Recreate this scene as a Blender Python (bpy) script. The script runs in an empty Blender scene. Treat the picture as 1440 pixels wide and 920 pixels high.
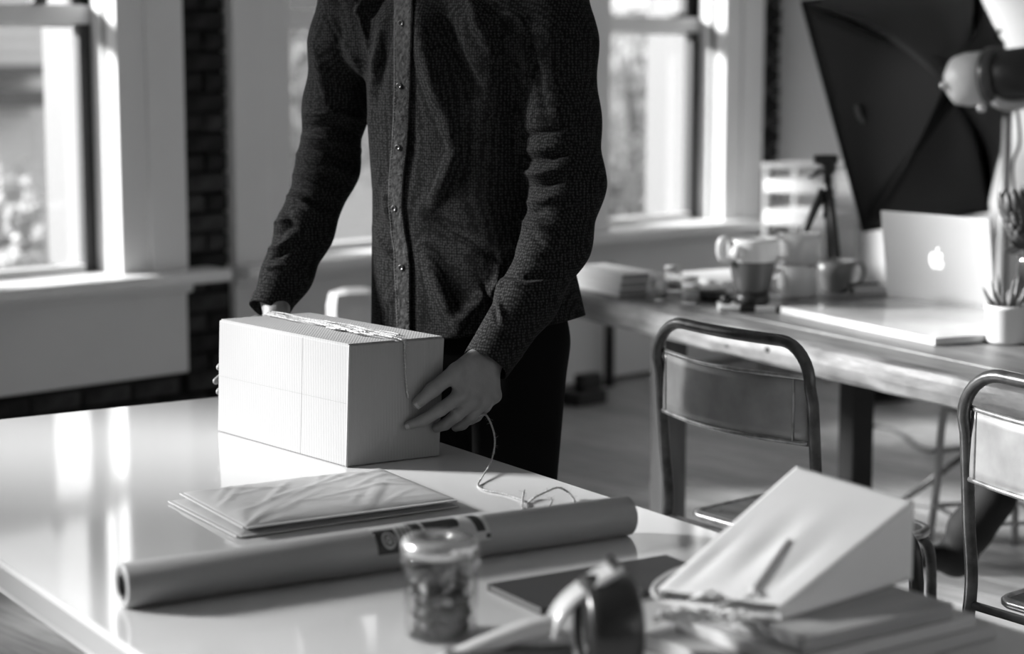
import bpy, bmesh, math, random
import numpy as np
from mathutils import Vector, Matrix
from mathutils.bvhtree import BVHTree
random.seed(4); rng = np.random.default_rng(7)
SC = bpy.context.scene; COL = SC.collection
PI = math.pi
# ------------------------------------------------------------------ camera
FPX = 2700.0; HCAM = 1.48; PITCH = math.atan(380 / FPX)
cd = bpy.data.cameras.new('camera'); cam = bpy.data.objects.new('camera', cd); COL.objects.link(cam)
cam.location = (0, 0, HCAM); cam.rotation_euler = (PI / 2 - PITCH, 0, 0)
cd.sensor_width = 36; cd.lens = 36 * FPX / 1440; cd.clip_start = .05; cd.clip_end = 200
cd.dof.use_dof = True; cd.dof.focus_distance = 3.62; cd.dof.aperture_fstop = 2.3; cd.dof.aperture_blades = 0
SC.camera = cam
# ------------------------------------------------------------------ sky, sun, exposure
SUN_ELEV = math.radians(21); SUN_AZ = Vector((-1, .18, 0)).normalized()
w = bpy.data.worlds.new('overcast_sky'); SC.world = w; w.use_nodes = True
bgn = w.node_tree.nodes['Background']; bgn.inputs[0].default_value = (1, 1, 1, 1); bgn.inputs[1].default_value = 1.35
sl = bpy.data.lights.new('sun', 'SUN'); sun = bpy.data.objects.new('sun', sl); COL.objects.link(sun)
sl.energy = 15.5; sl.angle = math.radians(11)
sdir = SUN_AZ * math.cos(SUN_ELEV) + Vector((0, 0, math.sin(SUN_ELEV)))
sun.rotation_euler = sdir.to_track_quat('Z', 'Y').to_euler(); sun.location = (-12, 4, 8)
SC.view_settings.view_transform = 'Standard'; SC.view_settings.look = 'None'
SC.view_settings.exposure = 0.16; SC.view_settings.gamma = 1; SC.view_settings.use_curve_mapping = False
SC.cycles.max_bounces = 8; SC.cycles.diffuse_bounces = 5; SC.cycles.transparent_max_bounces = 16
SC.cycles.use_denoising = True; SC.cycles.sample_clamp_indirect = 6

# ------------------------------------------------------------------ pixel -> world point helpers (reading positions off the photograph)
_c, _s = math.cos(PITCH), math.sin(PITCH)
def ray(x, y):
    u = (x - 720) / FPX; v = (460 - y) / FPX
    return Vector((u, _c + v * _s, -_s + v * _c))
CAM = Vector((0, 0, HCAM))
def onz(x, y, z):
    r = ray(x, y); return CAM + r * ((z - HCAM) / r.z)
def ony(x, y, Y):
    r = ray(x, y); return CAM + r * (Y / r.y)
def onp(x, y, p, n):
    r = ray(x, y); return CAM + r * ((Vector(p) - CAM).dot(n) / r.dot(n))
# ------------------------------------------------------------------ materials
MATS = {}
def mat(name, v, rough=.6, metal=0, var=0, scale=8, bump=0, bscale=60, stretch=None, coat=0, spec=.5, sheen=0, detail=4):
    if name in MATS: return MATS[name]
    m = bpy.data.materials.new(name); m.use_nodes = True; nt = m.node_tree; b = nt.nodes['Principled BSDF']
    b.inputs['Base Color'].default_value = (v, v, v, 1); b.inputs['Roughness'].default_value = rough
    b.inputs['Metallic'].default_value = metal; b.inputs['Coat Weight'].default_value = coat
    b.inputs['Specular IOR Level'].default_value = spec; b.inputs['Sheen Weight'].default_value = sheen
    tc = nt.nodes.new('ShaderNodeTexCoord'); src = tc.outputs['Object']
    if stretch:
        mp = nt.nodes.new('ShaderNodeMapping'); mp.inputs['Scale'].default_value = stretch
        nt.links.new(src, mp.inputs[0]); src = mp.outputs[0]
    if var:
        n = nt.nodes.new('ShaderNodeTexNoise'); n.inputs['Scale'].default_value = scale; n.inputs['Detail'].default_value = detail
        nt.links.new(src, n.inputs['Vector'])
        mr = nt.nodes.new('ShaderNodeMapRange'); mr.inputs[1].default_value = .3; mr.inputs[2].default_value = .7
        mr.inputs[3].default_value = max(0, v * (1 - var)); mr.inputs[4].default_value = v * (1 + var)
        nt.links.new(n.outputs[0], mr.inputs[0])
        cb = nt.nodes.new('ShaderNodeCombineColor')
        for i in range(3): nt.links.new(mr.outputs[0], cb.inputs[i])
        nt.links.new(cb.outputs[0], b.inputs['Base Color'])
    if bump:
        n2 = nt.nodes.new('ShaderNodeTexNoise'); n2.inputs['Scale'].default_value = bscale; n2.inputs['Detail'].default_value = 5
        nt.links.new(src, n2.inputs['Vector'])
        bp = nt.nodes.new('ShaderNodeBump'); bp.inputs['Strength'].default_value = bump; bp.inputs['Distance'].default_value = .004
        nt.links.new(n2.outputs[0], bp.inputs['Height']); nt.links.new(bp.outputs[0], b.inputs['Normal'])
    MATS[name] = m; return m
def glass_mat(name, tint=1.0, gl=.9, rough=.02, extra=0.0):
    if name in MATS: return MATS[name]
    m = bpy.data.materials.new(name); m.use_nodes = True; nt = m.node_tree
    for n in list(nt.nodes): nt.nodes.remove(n)
    o = nt.nodes.new('ShaderNodeOutputMaterial'); t = nt.nodes.new('ShaderNodeBsdfTransparent'); t.inputs[0].default_value = (tint,) * 3 + (1,)
    g = nt.nodes.new('ShaderNodeBsdfGlossy'); g.inputs[0].default_value = (gl,) * 3 + (1,); g.inputs['Roughness'].default_value = rough
    lw = nt.nodes.new('ShaderNodeLayerWeight'); lw.inputs[0].default_value = .5
    pw5 = nt.nodes.new('ShaderNodeMath'); pw5.operation = 'POWER'; pw5.inputs[1].default_value = 4.5; nt.links.new(lw.outputs['Facing'], pw5.inputs[0])
    f = nt.nodes.new('ShaderNodeMath'); f.operation = 'MULTIPLY_ADD'; f.inputs[1].default_value = .9; f.inputs[2].default_value = .04; nt.links.new(pw5.outputs[0], f.inputs[0])
    ad = nt.nodes.new('ShaderNodeMath'); ad.operation = 'ADD'; ad.use_clamp = True; ad.inputs[1].default_value = extra
    mx = nt.nodes.new('ShaderNodeMixShader'); nt.links.new(f.outputs[0], ad.inputs[0]); nt.links.new(ad.outputs[0], mx.inputs[0])
    nt.links.new(t.outputs[0], mx.inputs[1]); nt.links.new(g.outputs[0], mx.inputs[2]); nt.links.new(mx.outputs[0], o.inputs[0])
    MATS[name] = m; return m
def emit_mat(name, v, s):
    m = mat(name, v); b = m.node_tree.nodes['Principled BSDF']; b.inputs['Emission Color'].default_value = (1, 1, 1, 1); b.inputs['Emission Strength'].default_value = s
    return m
def wave_bump(m, scale, dist, axis='X', strength=.5):
    nt = m.node_tree; b = nt.nodes['Principled BSDF']; tc = nt.nodes.new('ShaderNodeTexCoord')
    wv = nt.nodes.new('ShaderNodeTexWave'); wv.bands_direction = axis; wv.inputs['Scale'].default_value = scale; wv.inputs['Distortion'].default_value = .6
    nt.links.new(tc.outputs['Object'], wv.inputs['Vector']); bp = nt.nodes.new('ShaderNodeBump'); bp.inputs['Strength'].default_value = strength; bp.inputs['Distance'].default_value = dist
    nt.links.new(wv.outputs[1], bp.inputs['Height']); nt.links.new(bp.outputs[0], b.inputs['Normal']); return m
# ------------------------------------------------------------------ mesh helpers
class MB:
    def __init__(s): s.v = []; s.f = []; s.sm = []
    def add(s, vs, fs, smooth=False):
        o = len(s.v); s.v += [tuple(p) for p in vs]; s.f += [tuple(i + o for i in f) for f in fs]; s.sm += [smooth] * len(fs); return s
    def hexa(s, p, smooth=False):   # 4 bottom ccw, 4 top
        return s.add(p, [(3, 2, 1, 0), (4, 5, 6, 7), (0, 1, 5, 4), (1, 2, 6, 5), (2, 3, 7, 6), (3, 0, 4, 7)], smooth)
    def box(s, lo, hi):
        x0, y0, z0 = lo; x1, y1, z1 = hi
        return s.hexa([(x0, y0, z0), (x1, y0, z0), (x1, y1, z0), (x0, y1, z0), (x0, y0, z1), (x1, y0, z1), (x1, y1, z1), (x0, y1, z1)])
    def bbox(s, lo, hi, b=.003, M=None):  # box with chamfered edges
        bm = bmesh.new(); bmesh.ops.create_cube(bm, size=1)
        for v in bm.verts:
            v.co = Vector([lo[i] + (v.co[i] + .5) * (hi[i] - lo[i]) for i in range(3)])
        bmesh.ops.bevel(bm, geom=bm.edges[:], offset=b, segments=2, affect='EDGES', profile=.6)
        bm.verts.index_update()
        vs = [(M @ v.co if M else v.co) for v in bm.verts]; fs = [[v.index for v in f.verts] for f in bm.faces]
        bm.free(); return s.add(vs, fs)
    def tube(s, pts, r, n=8, caps=True, closed=False):
        pts = [Vector(p) for p in pts]; N = len(pts); rs = r if isinstance(r, (list, tuple)) else [r] * N
        vs = []; up = None
        for i, p in enumerate(pts):
            if closed: t = (pts[(i + 1) % N] - pts[i - 1])
            else: t = pts[min(i + 1, N - 1)] - pts[max(i - 1, 0)]
            t = t.normalized() if t.length > 1e-9 else Vector((0, 0, 1))
            if up is None: up = t.orthogonal().normalized()
            up = (up - t * up.dot(t)); up = up.normalized() if up.length > 1e-6 else t.orthogonal().normalized()
            sd = t.cross(up)
            for k in range(n):
                a = 2 * PI * k / n; vs.append(p + (up * math.cos(a) + sd * math.sin(a)) * rs[i])
        fs = []
        for i in range(N if closed else N - 1):
            j = (i + 1) % N
            for k in range(n): fs.append((i * n + k, i * n + (k + 1) % n, j * n + (k + 1) % n, j * n + k))
        if caps and not closed: fs += [tuple(range(n))[::-1], tuple((N - 1) * n + k for k in range(n))]
        return s.add(vs, fs, True)
    def lathe(s, prof, n=28, c=(0, 0, 0), M=None, cap=True):
        vs = []
        for r, z in prof:
            for k in range(n):
                a = 2 * PI * k / n; p = Vector((c[0] + r * math.cos(a), c[1] + r * math.sin(a), c[2] + z)); vs.append(M @ p if M else p)
        fs = []
        for i in range(len(prof) - 1):
            for k in range(n): fs.append((i * n + k, i * n + (k + 1) % n, (i + 1) * n + (k + 1) % n, (i + 1) * n + k))
        if cap:
            if prof[0][0] > 1e-5: fs.append(tuple(range(n))[::-1])
            if prof[-1][0] > 1e-5: fs.append(tuple((len(prof) - 1) * n + k for k in range(n)))
        return s.add(vs, fs, True)
    def ball(s, c, r, n=12, sc=(1, 1, 1), M=None):
        prof = [(math.sin(PI * i / n) * 1, -math.cos(PI * i / n)) for i in range(n + 1)]
        T = Matrix.Translation(c) @ (M if M else Matrix()) @ Matrix.Diagonal((r * sc[0], r * sc[1], r * sc[2], 1))
        return s.lathe([(max(a, 1e-4), b) for a, b in prof], n * 2, M=T, cap=False)
def spline(pts, n=8, closed=False):
    P = [Vector(p) for p in pts]; out = []; N = len(P)
    rngs = range(N) if closed else range(N - 1)
    g = (lambda i: P[i % N]) if closed else (lambda i: P[max(0, min(N - 1, i))])
    for i in rngs:
        p0, p1, p2, p3 = g(i - 1), g(i), g(i + 1), g(i + 2)
        for k in range(n):
            t = k / n; out.append(.5 * ((2 * p1) + (p2 - p0) * t + (2 * p0 - 5 * p1 + 4 * p2 - p3) * t * t + (3 * p1 - p0 - 3 * p2 + p3) * t ** 3))
    if not closed: out.append(P[-1])
    return out
def link(name, data, parent=None):
    o = bpy.data.objects.new(name, data); COL.objects.link(o)
    if parent is not None: o.parent = parent
    return o
def rootmat(o):
    M = Matrix.Translation(o.location) @ o.rotation_euler.to_matrix().to_4x4()
    return (rootmat(o.parent) @ M) if o.parent else M
def make(name, mb, m, parent=None, world=False, loc=None, auto=True):
    me = bpy.data.meshes.new(name); vs = mb.v
    if world and parent is not None:
        Mi = rootmat(parent).inverted(); vs = [tuple(Mi @ Vector(p)) for p in vs]
    if loc is not None: vs = [tuple(Vector(p) - Vector(loc)) for p in vs]
    me.from_pydata(vs, [], mb.f); me.polygons.foreach_set('use_smooth', mb.sm); me.update()
    if m is not None: me.materials.append(m)
    o = link(name, me, parent)
    if loc is not None: o.location = loc
    return o
def fix(o):
    bm = bmesh.new(); bm.from_mesh(o.data); bmesh.ops.recalc_face_normals(bm, faces=bm.faces[:]); bm.to_mesh(o.data); bm.free(); return o
def tag(o, label=None, cat=None, group=None, kind=None):
    if label: o['label'] = label
    if cat: o['category'] = cat
    if group: o['group'] = group
    if kind: o['kind'] = kind
    return o
def thing(name, label, cat, loc=(0, 0, 0), rz=0, group=None):
    o = link(name, None); o.location = loc; o.rotation_euler = (0, 0, rz); o.empty_display_size = .1
    return tag(o, label, cat, group)
def single(name, mb, m, label, cat, loc, rz=0, group=None):
    """a one-mesh thing; mb is in world coordinates when rz is None, else local"""
    if rz is None:
        o = make(name, mb, m, loc=loc)
    else:
        o = make(name, mb, m); o.location = loc; o.rotation_euler = (0, 0, rz)
    return tag(o, label, cat, group)
def copy_tree(o, parent=None):
    c = o.copy(); COL.objects.link(c); c.parent = parent
    for ch in [x for x in bpy.data.objects if x.parent == o]: copy_tree(ch, c)
    return c
def struct(name, mb, m, parent=None, **k):
    o = make(name, mb, m, parent, **k)
    if parent is None: o['kind'] = 'structure'
    return o
# ------------------------------------------------------------------ room frame: t along the window wall, s into the room
A44 = math.radians(44); D = Vector((math.cos(A44), math.sin(A44), 0)); NN = Vector((D.y, -D.x, 0)); W0 = Vector((-.2148 * 6.9, 6.9, 0))
RM = Matrix.Translation(W0) @ Matrix.Rotation(A44, 4, 'Z')       # local x = t, local y = outward (-s)
def rw(t, s, z): return W0 + D * t + NN * s + Vector((0, 0, z))
def rbox(mb, t0, t1, s0, s1, z0, z1, b=0):
    lo, hi = (t0, -s1, z0), (t1, -s0, z1)
    if b: mb.bbox(lo, hi, b, RM)
    else:
        m2 = MB().box(lo, hi); mb.add([RM @ Vector(p) for p in m2.v], m2.f)
    return mb
T0, T1, S1, CEIL, WT = -6.6, 3.882, 8.6, 3.5, .45
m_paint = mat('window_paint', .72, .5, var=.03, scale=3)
m_plaster = mat('plaster', .78, .8, var=.04, scale=2, bump=.15, bscale=40)
m_plasterd = mat('plaster_grey', .7, .85, var=.05, scale=2)
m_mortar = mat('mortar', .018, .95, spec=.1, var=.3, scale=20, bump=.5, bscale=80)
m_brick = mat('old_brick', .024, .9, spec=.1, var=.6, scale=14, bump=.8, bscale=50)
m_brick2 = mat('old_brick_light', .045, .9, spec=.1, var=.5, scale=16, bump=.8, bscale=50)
m_sash = mat('dark_sash_paint', .03, .5)  # stiles and locks are darker than the rails
m_pane = glass_mat('window_glass', .97)
PITCHW = 1.686
wins = []
for k in range(3):
    r = .055 + PITCHW * k; l = r - .913
    if k == 2: l = r - .80
    wins.append((l, r))
wins = [(-6.25, -4.85), (-4.55, -3.15), (-2.85, -1.27)] + wins   # unseen windows left of the picture, made wide and tall to let in more sun
ZS, ZR0, ZR1, ZT = .70, 1.595, 1.665, 2.56
ZTW = 3.2
# wall with openings
mb = MB(); xs = T0 - .3
for (l, r) in wins:
    rbox(mb, xs, l, -WT, -.012, 0, CEIL); rbox(mb, l, r, -WT, -.012, 0, ZS - .03); rbox(mb, l, r, -WT, -.012, ZTW if l < -1 else ZT, CEIL); xs = r
rbox(mb, xs, T1 + .3, -WT, -.012, 0, CEIL)
wl = struct('wall_left', mb, m_mortar)
# bricks of the strips of bare brick that show between the casings and under the aprons
bl = MB().bbox((-.1, -.02, -.032), (.1, .012, .032), .004); bs = MB().bbox((-.047, -.02, -.032), (.047, .012, .032), .004)
me_b = []
for q, mm in ((bl, m_brick), (bl, m_brick2), (bs, m_brick), (bs, m_brick2)):
    me = bpy.data.meshes.new('brick'); me.from_pydata(q.v, [], q.f); me.materials.append(mm); me_b.append(me)
nb = 0
def brick(t, z, half):
    global nb
    o = link('brick', me_b[(2 if half else 0) + (random.random() < .4)], wl)
    o.matrix_local = Matrix.Translation(W0) @ Matrix.Rotation(A44, 4, 'Z') @ Matrix.Translation((t, .002 - random.random() * .007, z)) ; nb += 1
zr = .0375; row = 0
while zr < 2.0:
    for (a, b) in ((.332, .56), (3.69, 3.882)):
        c0 = (a + b) / 2
        if row % 2: brick(c0 + .0, zr, False)
        else: brick(c0 - .055, zr, True); brick(c0 + .052, zr, True)
    if zr < .30:
        n = 0; tt = -.95 + (.105 if row % 2 else 0)
        while tt < .33: brick(tt, zr, False); tt += .21
    zr += .075; row += 1
# window units
wn = 0
for (l, r) in wins:
    wn += 1; co = .277 if wn > 3 else .13; ZT = ZTW if wn < 4 else 2.56
    z_ap = .02 if wn == 6 else .312
    win = link('window_%d' % wn, None); win['kind'] = 'structure'; win.matrix_world = Matrix.Translation(W0) @ Matrix.Rotation(A44, 4, 'Z')
    win.location = W0; win.rotation_euler = (0, 0, A44)
    L = l - co; R = r + co
    if wn == 6: L = l - .34
    def wp(name, mbx, m): return make(name, mbx, m, win, world=False)
    def lb(t0, t1, q0, q1, z0, z1, b=.004):  # q = outward depth
        return MB().bbox((t0, q0, z0), (t1, q1, z1), b)
    for (a, b) in ((L, l), (r, R)):
        wp('casing', lb(a, b, -.05, .05, ZS, ZT + .1), m_paint)
        e = a if a == L else b - (.16 if wn > 3 else .08)
        wp('casing_moulding', lb(e, e + (.16 if wn > 3 else .08), -.064, -.048, ZS, ZT + .1, .006), m_paint)
    wp('head_casing', lb(L - .02, R + .02, -.06, .05, ZT + .1, ZT + .3), m_paint)
    wp('stool', lb(L - .02 - (.03 if wn != 5 else 0), R + .12, -.17, .14, ZS - .045, ZS, .008), m_paint)
    wp('apron', lb(L, R, -.05, -.012, z_ap, ZS - .075), m_paint)
    wp('apron_moulding', lb(L - .01, R + .01, -.08, -.02, ZS - .085, ZS - .044, .01), m_paint)
    for (a, b) in ((l - .03, l + .004), (r - .004, r + .03)):
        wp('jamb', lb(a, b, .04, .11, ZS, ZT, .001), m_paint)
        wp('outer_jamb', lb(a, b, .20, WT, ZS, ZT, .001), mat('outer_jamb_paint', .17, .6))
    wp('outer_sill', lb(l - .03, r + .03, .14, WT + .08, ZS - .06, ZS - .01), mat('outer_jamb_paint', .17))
    for nm, z0, z1, q in (('lower_sash', ZS, ZR1, .115), ('upper_sash', ZR0 + .01, ZT, .158)):
        s = wp(nm, lb(l, r, q, q + .04, z1 - .068, z1), m_paint)
        for (a, b) in ((l, l + .05), (r - .05, r)):
            make('sash_stile', lb(a, b, q, q + .04, z0, z1 - .068, .003), m_sash, s)
        make('sash_rail', lb(l + .05, r - .05, q, q + .04, z0 - .02, z0 + .028, .003), m_paint, s)
        make('pane', MB().box((l + .045, q + .018, z0 + .02), (r - .045, q + .022, z1 - .06)), m_pane, s)
    wp('sash_lock', lb((l + r) / 2 + .22, (l + r) / 2 + .27, .09, .15, ZR1, ZR1 + .025, .004), m_sash)
# the rest of the shell
m_floorw = mat('floor_boards', .38, .42, var=.35, scale=5, stretch=(1, 14, 1), bump=.12, bscale=30)
m_floorw2 = mat('floor_boards_dark', .30, .45, var=.3, scale=5, stretch=(1, 14, 1), bump=.12, bscale=30)
fl = struct('floor', rbox(MB(), T0 - .3, T1 + .3, -WT, S1 + .3, -.12, -.012), mat('subfloor', .05, .9))
pl = {}
def plank(t0, t1, s0, s1, k):
    key = (round(t1 - t0, 3), k)
    if key not in pl:
        q = MB().bbox((0, -.0615, -.012), (t1 - t0 - .003, .0615, 0), .0015); me = bpy.data.meshes.new('plank'); me.from_pydata(q.v, [], q.f)
        me.materials.append(m_floorw if k else m_floorw2); pl[key] = me
    o = link('plank', pl[key], fl); o.matrix_local = RM @ Matrix.Rotation(0, 4, 'Z') @ Matrix.Translation((t0, -(s0 + s1) / 2, 0))
# boards run across the room (along s): build with their own axis
npl = 0
pm = {}
t = -6.6
while t < 3.86:
    cuts = [0.0]; x = .6 + random.random() * 1.5
    while x < 7.4: cuts.append(x); x += 1.6 + random.random() * 1.4
    cuts.append(S1)
    for a, b in zip(cuts[:-1], cuts[1:]):
        k = random.random() < .6; key = (round((b - a), 2), k)
        q = MB().bbox((0, 0, -.012), (b - a - .003, .137, 0), .0015)
        me = bpy.data.meshes.new('plank'); me.from_pydata(q.v, [], q.f); me.materials.append(m_floorw if k else m_floorw2)
        o = link('plank', me, fl); o.matrix_local = Matrix.Translation(rw(t, a, 0)) @ Matrix.Rotation(A44 - PI / 2, 4, 'Z'); npl += 1
    t += .14
struct('ceiling', rbox(MB(), T0 - .3, T1 + .3, -WT, S1 + .3, CEIL, CEIL + .2), mat('ceiling_paint', .82, .8))
struct('wall_back', rbox(MB(), T1, T1 + .25, -WT, S1, 0, CEIL), m_plaster)
def glazed_wall(name, a0, a1, place, opens, z0, z1, first):
    # a wall with large window openings; place(a, b, e0, e1, z0, z1, mb) adds a block between positions a..b along it
    g = MB(); x = a0
    for (p, q) in opens:
        place(g, x, p, 0, .25, 0, CEIL); place(g, p, q, 0, .25, 0, z0); place(g, p, q, 0, .25, z1, CEIL); x = q
    place(g, x, a1, 0, .25, 0, CEIL); struct(name, g, m_plasterd)
    for i, (p, q) in enumerate(opens):
        W = link('window_%d' % (first + i), None); W['kind'] = 'structure'
        f = MB(); place(f, p, p + .06, .06, .12, z0, z1); place(f, q - .06, q, .06, .12, z0, z1); place(f, p, q, .06, .12, z0, z0 + .06); place(f, p, q, .06, .12, z1 - .06, z1)
        place(f, (p + q) / 2 - .025, (p + q) / 2 + .025, .06, .12, z0, z1); place(f, p, q, .06, .12, (z0 + z1) / 2 - .025, (z0 + z1) / 2 + .025)
        make('window_frame', f, m_paint, W); f = MB(); place(f, p, q, .088, .092, z0, z1); make('pane', f, m_pane, W)
glazed_wall('wall_right', T0 - .3, T1 + .3, lambda g, a, b, e0, e1, z0, z1: rbox(g, a, b, S1 + e0, S1 + e1, z0, z1), [(-3.0, -1.2), (-.6, 1.2), (1.8, 3.4)], .6, 2.9, 7)  # unseen wall; its windows are added to bring fill light into the room
glazed_wall('wall_front', -WT, S1, lambda g, a, b, e0, e1, z0, z1: rbox(g, T0 - e1, T0 - e0, a, b, z0, z1), [], .9, 2.9, 11)
struct('baseboard_back', rbox(MB(), T1 - .02, T1, 0.02, S1, 0, .16, .004), m_plaster)
# ------------------------------------------------------------------ outside
struct('ground', rbox(MB(), -40, 50, -50, 45, -1.2, -1.0), mat('outdoor_ground', .3, .9, var=.3, scale=1))
def house(t0, t1, q0, q1, ztop, label, v, name='house'):
    c = rw((t0 + t1) / 2, -(q0 + q1) / 2, -1.0)
    R = thing(name, label, 'building', c, A44); a, b = (t1 - t0) / 2, (q1 - q0) / 2; h = ztop + 1
    make('wall', MB().box((-a, -b, 0), (a, b, h)), wave_bump(mat('siding_%s' % v, v, .8, var=.05, scale=2), 2.4, .02, 'Z'), R)
    make('roof', MB().hexa([(-a - .5, -b - .6, h), (a + .5, -b - .6, h), (a + .5, b + .6, h), (-a - .5, b + .6, h), (-a - .5, -.2, h + 1.6), (a + .5, -.2, h + 1.6), (a + .5, .2, h + 1.6), (-a - .5, .2, h + 1.6)]), mat('roof_shingle', .12, .9, var=.3, scale=9), R)
    make('eave', MB().box((-a - .5, -b - .6, h - .18), (a + .5, -b - .5, h + .02)), mat('eave_paint', .1, .7), R)
    n = int((t1 - t0) / 1.6)
    for i in range(n if t0 > 1 else 0):
        x = -a + .6 + i * 1.6
        for zz in (1.6, h - 1.5):
            f = make('window', MB().box((x, -b - .04, zz), (x + .8, -b + .02, zz + 1.05)), mat('eave_paint2', .75, .6), R)
            make('pane', MB().box((x + .07, -b - .055, zz + .07), (x + .73, -b - .038, zz + .98)), mat('far_glass', .1, .1), f)
    return R
h1 = house(.5, 8.2, 11, 16, 3.6, 'pale sided house with dark ledges seen through the left window', .6)
for z0, z1 in ((1.30, 1.40), (1.00, 1.16)): make('ledge', MB().box((.9, -2.9, z0 + 1), (1.75, -2.5, z1 + 1)), mat('eave_paint', .1, .7), h1)
house(9.5, 14.5, 14, 19, 1.2, 'pale house with dark roof seen through the middle window', .6)
house(24, 34, 20, 26, .9, 'low white house far off beyond the trees through the right window', .8)
m_leaf = mat('tree_leaves', .34, .35, var=.6, scale=5)
_nt = m_leaf.node_tree; _tl = _nt.nodes.new('ShaderNodeBsdfTranslucent'); _tl.inputs[0].default_value = (.5, .5, .5, 1); _mx = _nt.nodes.new('ShaderNodeMixShader'); _mx.inputs[0].default_value = .5
_nt.links.new(_nt.nodes['Principled BSDF'].outputs[0], _mx.inputs[1]); _nt.links.new(_tl.outputs[0], _mx.inputs[2]); _nt.links.new(_mx.outputs[0], _nt.nodes['Material Output'].inputs[0])
m_bark = mat('tree_bark', .08, .9)
def tree(t, q, h, r, label, n=1500, name='leafy_tree', zc=None):
    c = rw(t, -q, -1.0); R = thing(name, label, 'tree', c)
    make('trunk', MB().tube([(0, 0, 0), (.05, 0, h * .4), (-.05, .05, h * .8)], [.1, .08, .03], 8), m_bark, R)
    L = MB()
    cl = [(random.gauss(0, r * .45), random.gauss(0, r * .45), h * .62 + random.gauss(0, r * .5)) for _ in range(26)]
    for i in range(n):
        b = random.choice(cl); p = Vector((b[0] + random.gauss(0, r * .17), b[1] + random.gauss(0, r * .17), max(.1, b[2] + random.gauss(0, r * .17))))
        a = Vector((random.gauss(0, 1), random.gauss(0, 1), random.gauss(0, 1))).normalized(); e = a.orthogonal().normalized(); g = a.cross(e); s_ = .05 + random.random() * .05
        L.add([p - e * s_, p + g * s_ * .5, p + e * s_, p - g * s_ * .5], [(0, 1, 2, 3)])
    o = make('foliage', L, m_leaf, R); o['kind'] = 'stuff'
    return R
tree(1.95, 4.4, 1.75, .6, 'leafy shrub outside the left window, below the dark ledges', 2000, 'shrub')
tree(5.9, 6.6, 3.0, .7, 'small tree outside the middle window', 700)
tree(11.2, 8.0, 1.9, .9, 'leafy shrub outside the right window, nearest the pane', 1300, 'shrub')
tree(17.0, 13.0, 3.2, 1.2, 'bushy tree further off beyond the right window', 900)
# ================================================================== WHITE WORK TABLE
E1 = Vector((.544, -.839, 0)).normalized(); E2 = Vector((.839, .544, 0)).normalized(); ZT1 = .72
def tb(a, b, z=0): return E1 * a + E2 * b + Vector((0, 0, z))
AT = math.atan2(E1.y, E1.x)
m_gloss = mat('white_gloss_laminate', .56, .07, coat=.0, spec=.62)
m_leg = mat('white_metal_leg', .5, .35)
tc0 = tb(-2.72, 1.41)
tab = thing('work_table', 'large glossy white table in the foreground carrying box, paper roll and bag', 'table', tc0, AT)
# local: x along E1, y along the left normal of E1 (= E2 direction since E2 is +90 deg from E1)
make('tabletop', MB().bbox((-1.225, -.515, ZT1 - .012), (1.225, .515, ZT1), .0035), m_gloss, tab)
make('edge_band', MB().bbox((-1.223, -.513, ZT1 - .046), (1.223, .513, ZT1 - .011), .002), mat('grey_edge_band', .27, .35), tab)  # side of the white top, shade put into its colour against the sun
for x in (-1.1, 1.1):
    for y in (-.42, .42): make('leg', MB().bbox((x - .03, y - .03, 0), (x + .03, y + .03, ZT1 - .045), .003), m_leg, tab)
make('apron', MB().bbox((-1.08, -.44, ZT1 - .12), (1.08, -.42, ZT1 - .045), .002).bbox((-1.08, .42, ZT1 - .12), (1.08, .44, ZT1 - .045), .002), m_leg, tab)
# ================================================================== CARDBOARD BOX
m_card = mat('cardboard', .235, .75, var=.05, scale=3, bump=.1, bscale=25)
wave_bump(m_card, 60, .0008, 'X', .25)
m_tape = mat('paper_tape', .43, .6, var=.04)
b0, b1, b2 = Vector((-.603, 3.864, 0)), Vector((-.309, 3.514, 0)), Vector((-.139, 3.617, 0)); b3 = b0 + b2 - b1
tops = [Vector((-.595, 3.864, 0)), Vector((-.301, 3.514, 0)), Vector((-.128, 3.617, 0)), Vector((-.422, 3.967, 0))]
ZB, ZBT = ZT1 + .001, .9505
bc = (b0 + b2) / 2
cb = thing('cardboard_box', 'closed cardboard box held in both hands on the white table', 'box', (bc.x, bc.y, ZB))
def boxpt(u, v, w_):   # u along long side, v across (0 front 1 back), w height 0..1
    lo = b1.lerp(b0, u).lerp(b2 + (b0 - b1) * u, v); hi = tops[1].lerp(tops[0], u).lerp(tops[2] + (tops[0] - tops[1]) * u, v)
    p = lo.lerp(hi, w_); p.z = ZB + (ZBT - ZB) * w_; return p
def face_grid(fn, nu, nv, th, nrm):
    g = MB(); vs = []
    for j in range(nv + 1):
        for i in range(nu + 1): vs.append(fn(i / nu, j / nv))
    return g.add(vs, [(j * (nu + 1) + i, j * (nu + 1) + i + 1, (j + 1) * (nu + 1) + i + 1, (j + 1) * (nu + 1) + i) for j in range(nv) for i in range(nu)], True)
body = MB()
P = [boxpt(0, 0, 0), boxpt(0, 1, 0), boxpt(1, 1, 0), boxpt(1, 0, 0), boxpt(0, 0, 1), boxpt(0, 1, 1), boxpt(1, 1, 1), boxpt(1, 0, 1)]
bmx = bmesh.new(); vv = [bmx.verts.new(p) for p in P]
for f in [(3, 2, 1, 0), (4, 5, 6, 7), (0, 1, 5, 4), (1, 2, 6, 5), (2, 3, 7, 6), (3, 0, 4, 7)]: bmx.faces.new([vv[i] for i in f])
bmesh.ops.recalc_face_normals(bmx, faces=bmx.faces[:])
bmesh.ops.bevel(bmx, geom=bmx.edges[:], offset=.0035, segments=3, affect='EDGES', profile=.6); bmx.verts.index_update()
body.add([v.co for v in bmx.verts], [[v.index for v in f.verts] for f in bmx.faces]); bmx.free()
make('carton', body, m_card, cb, world=True)
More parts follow.
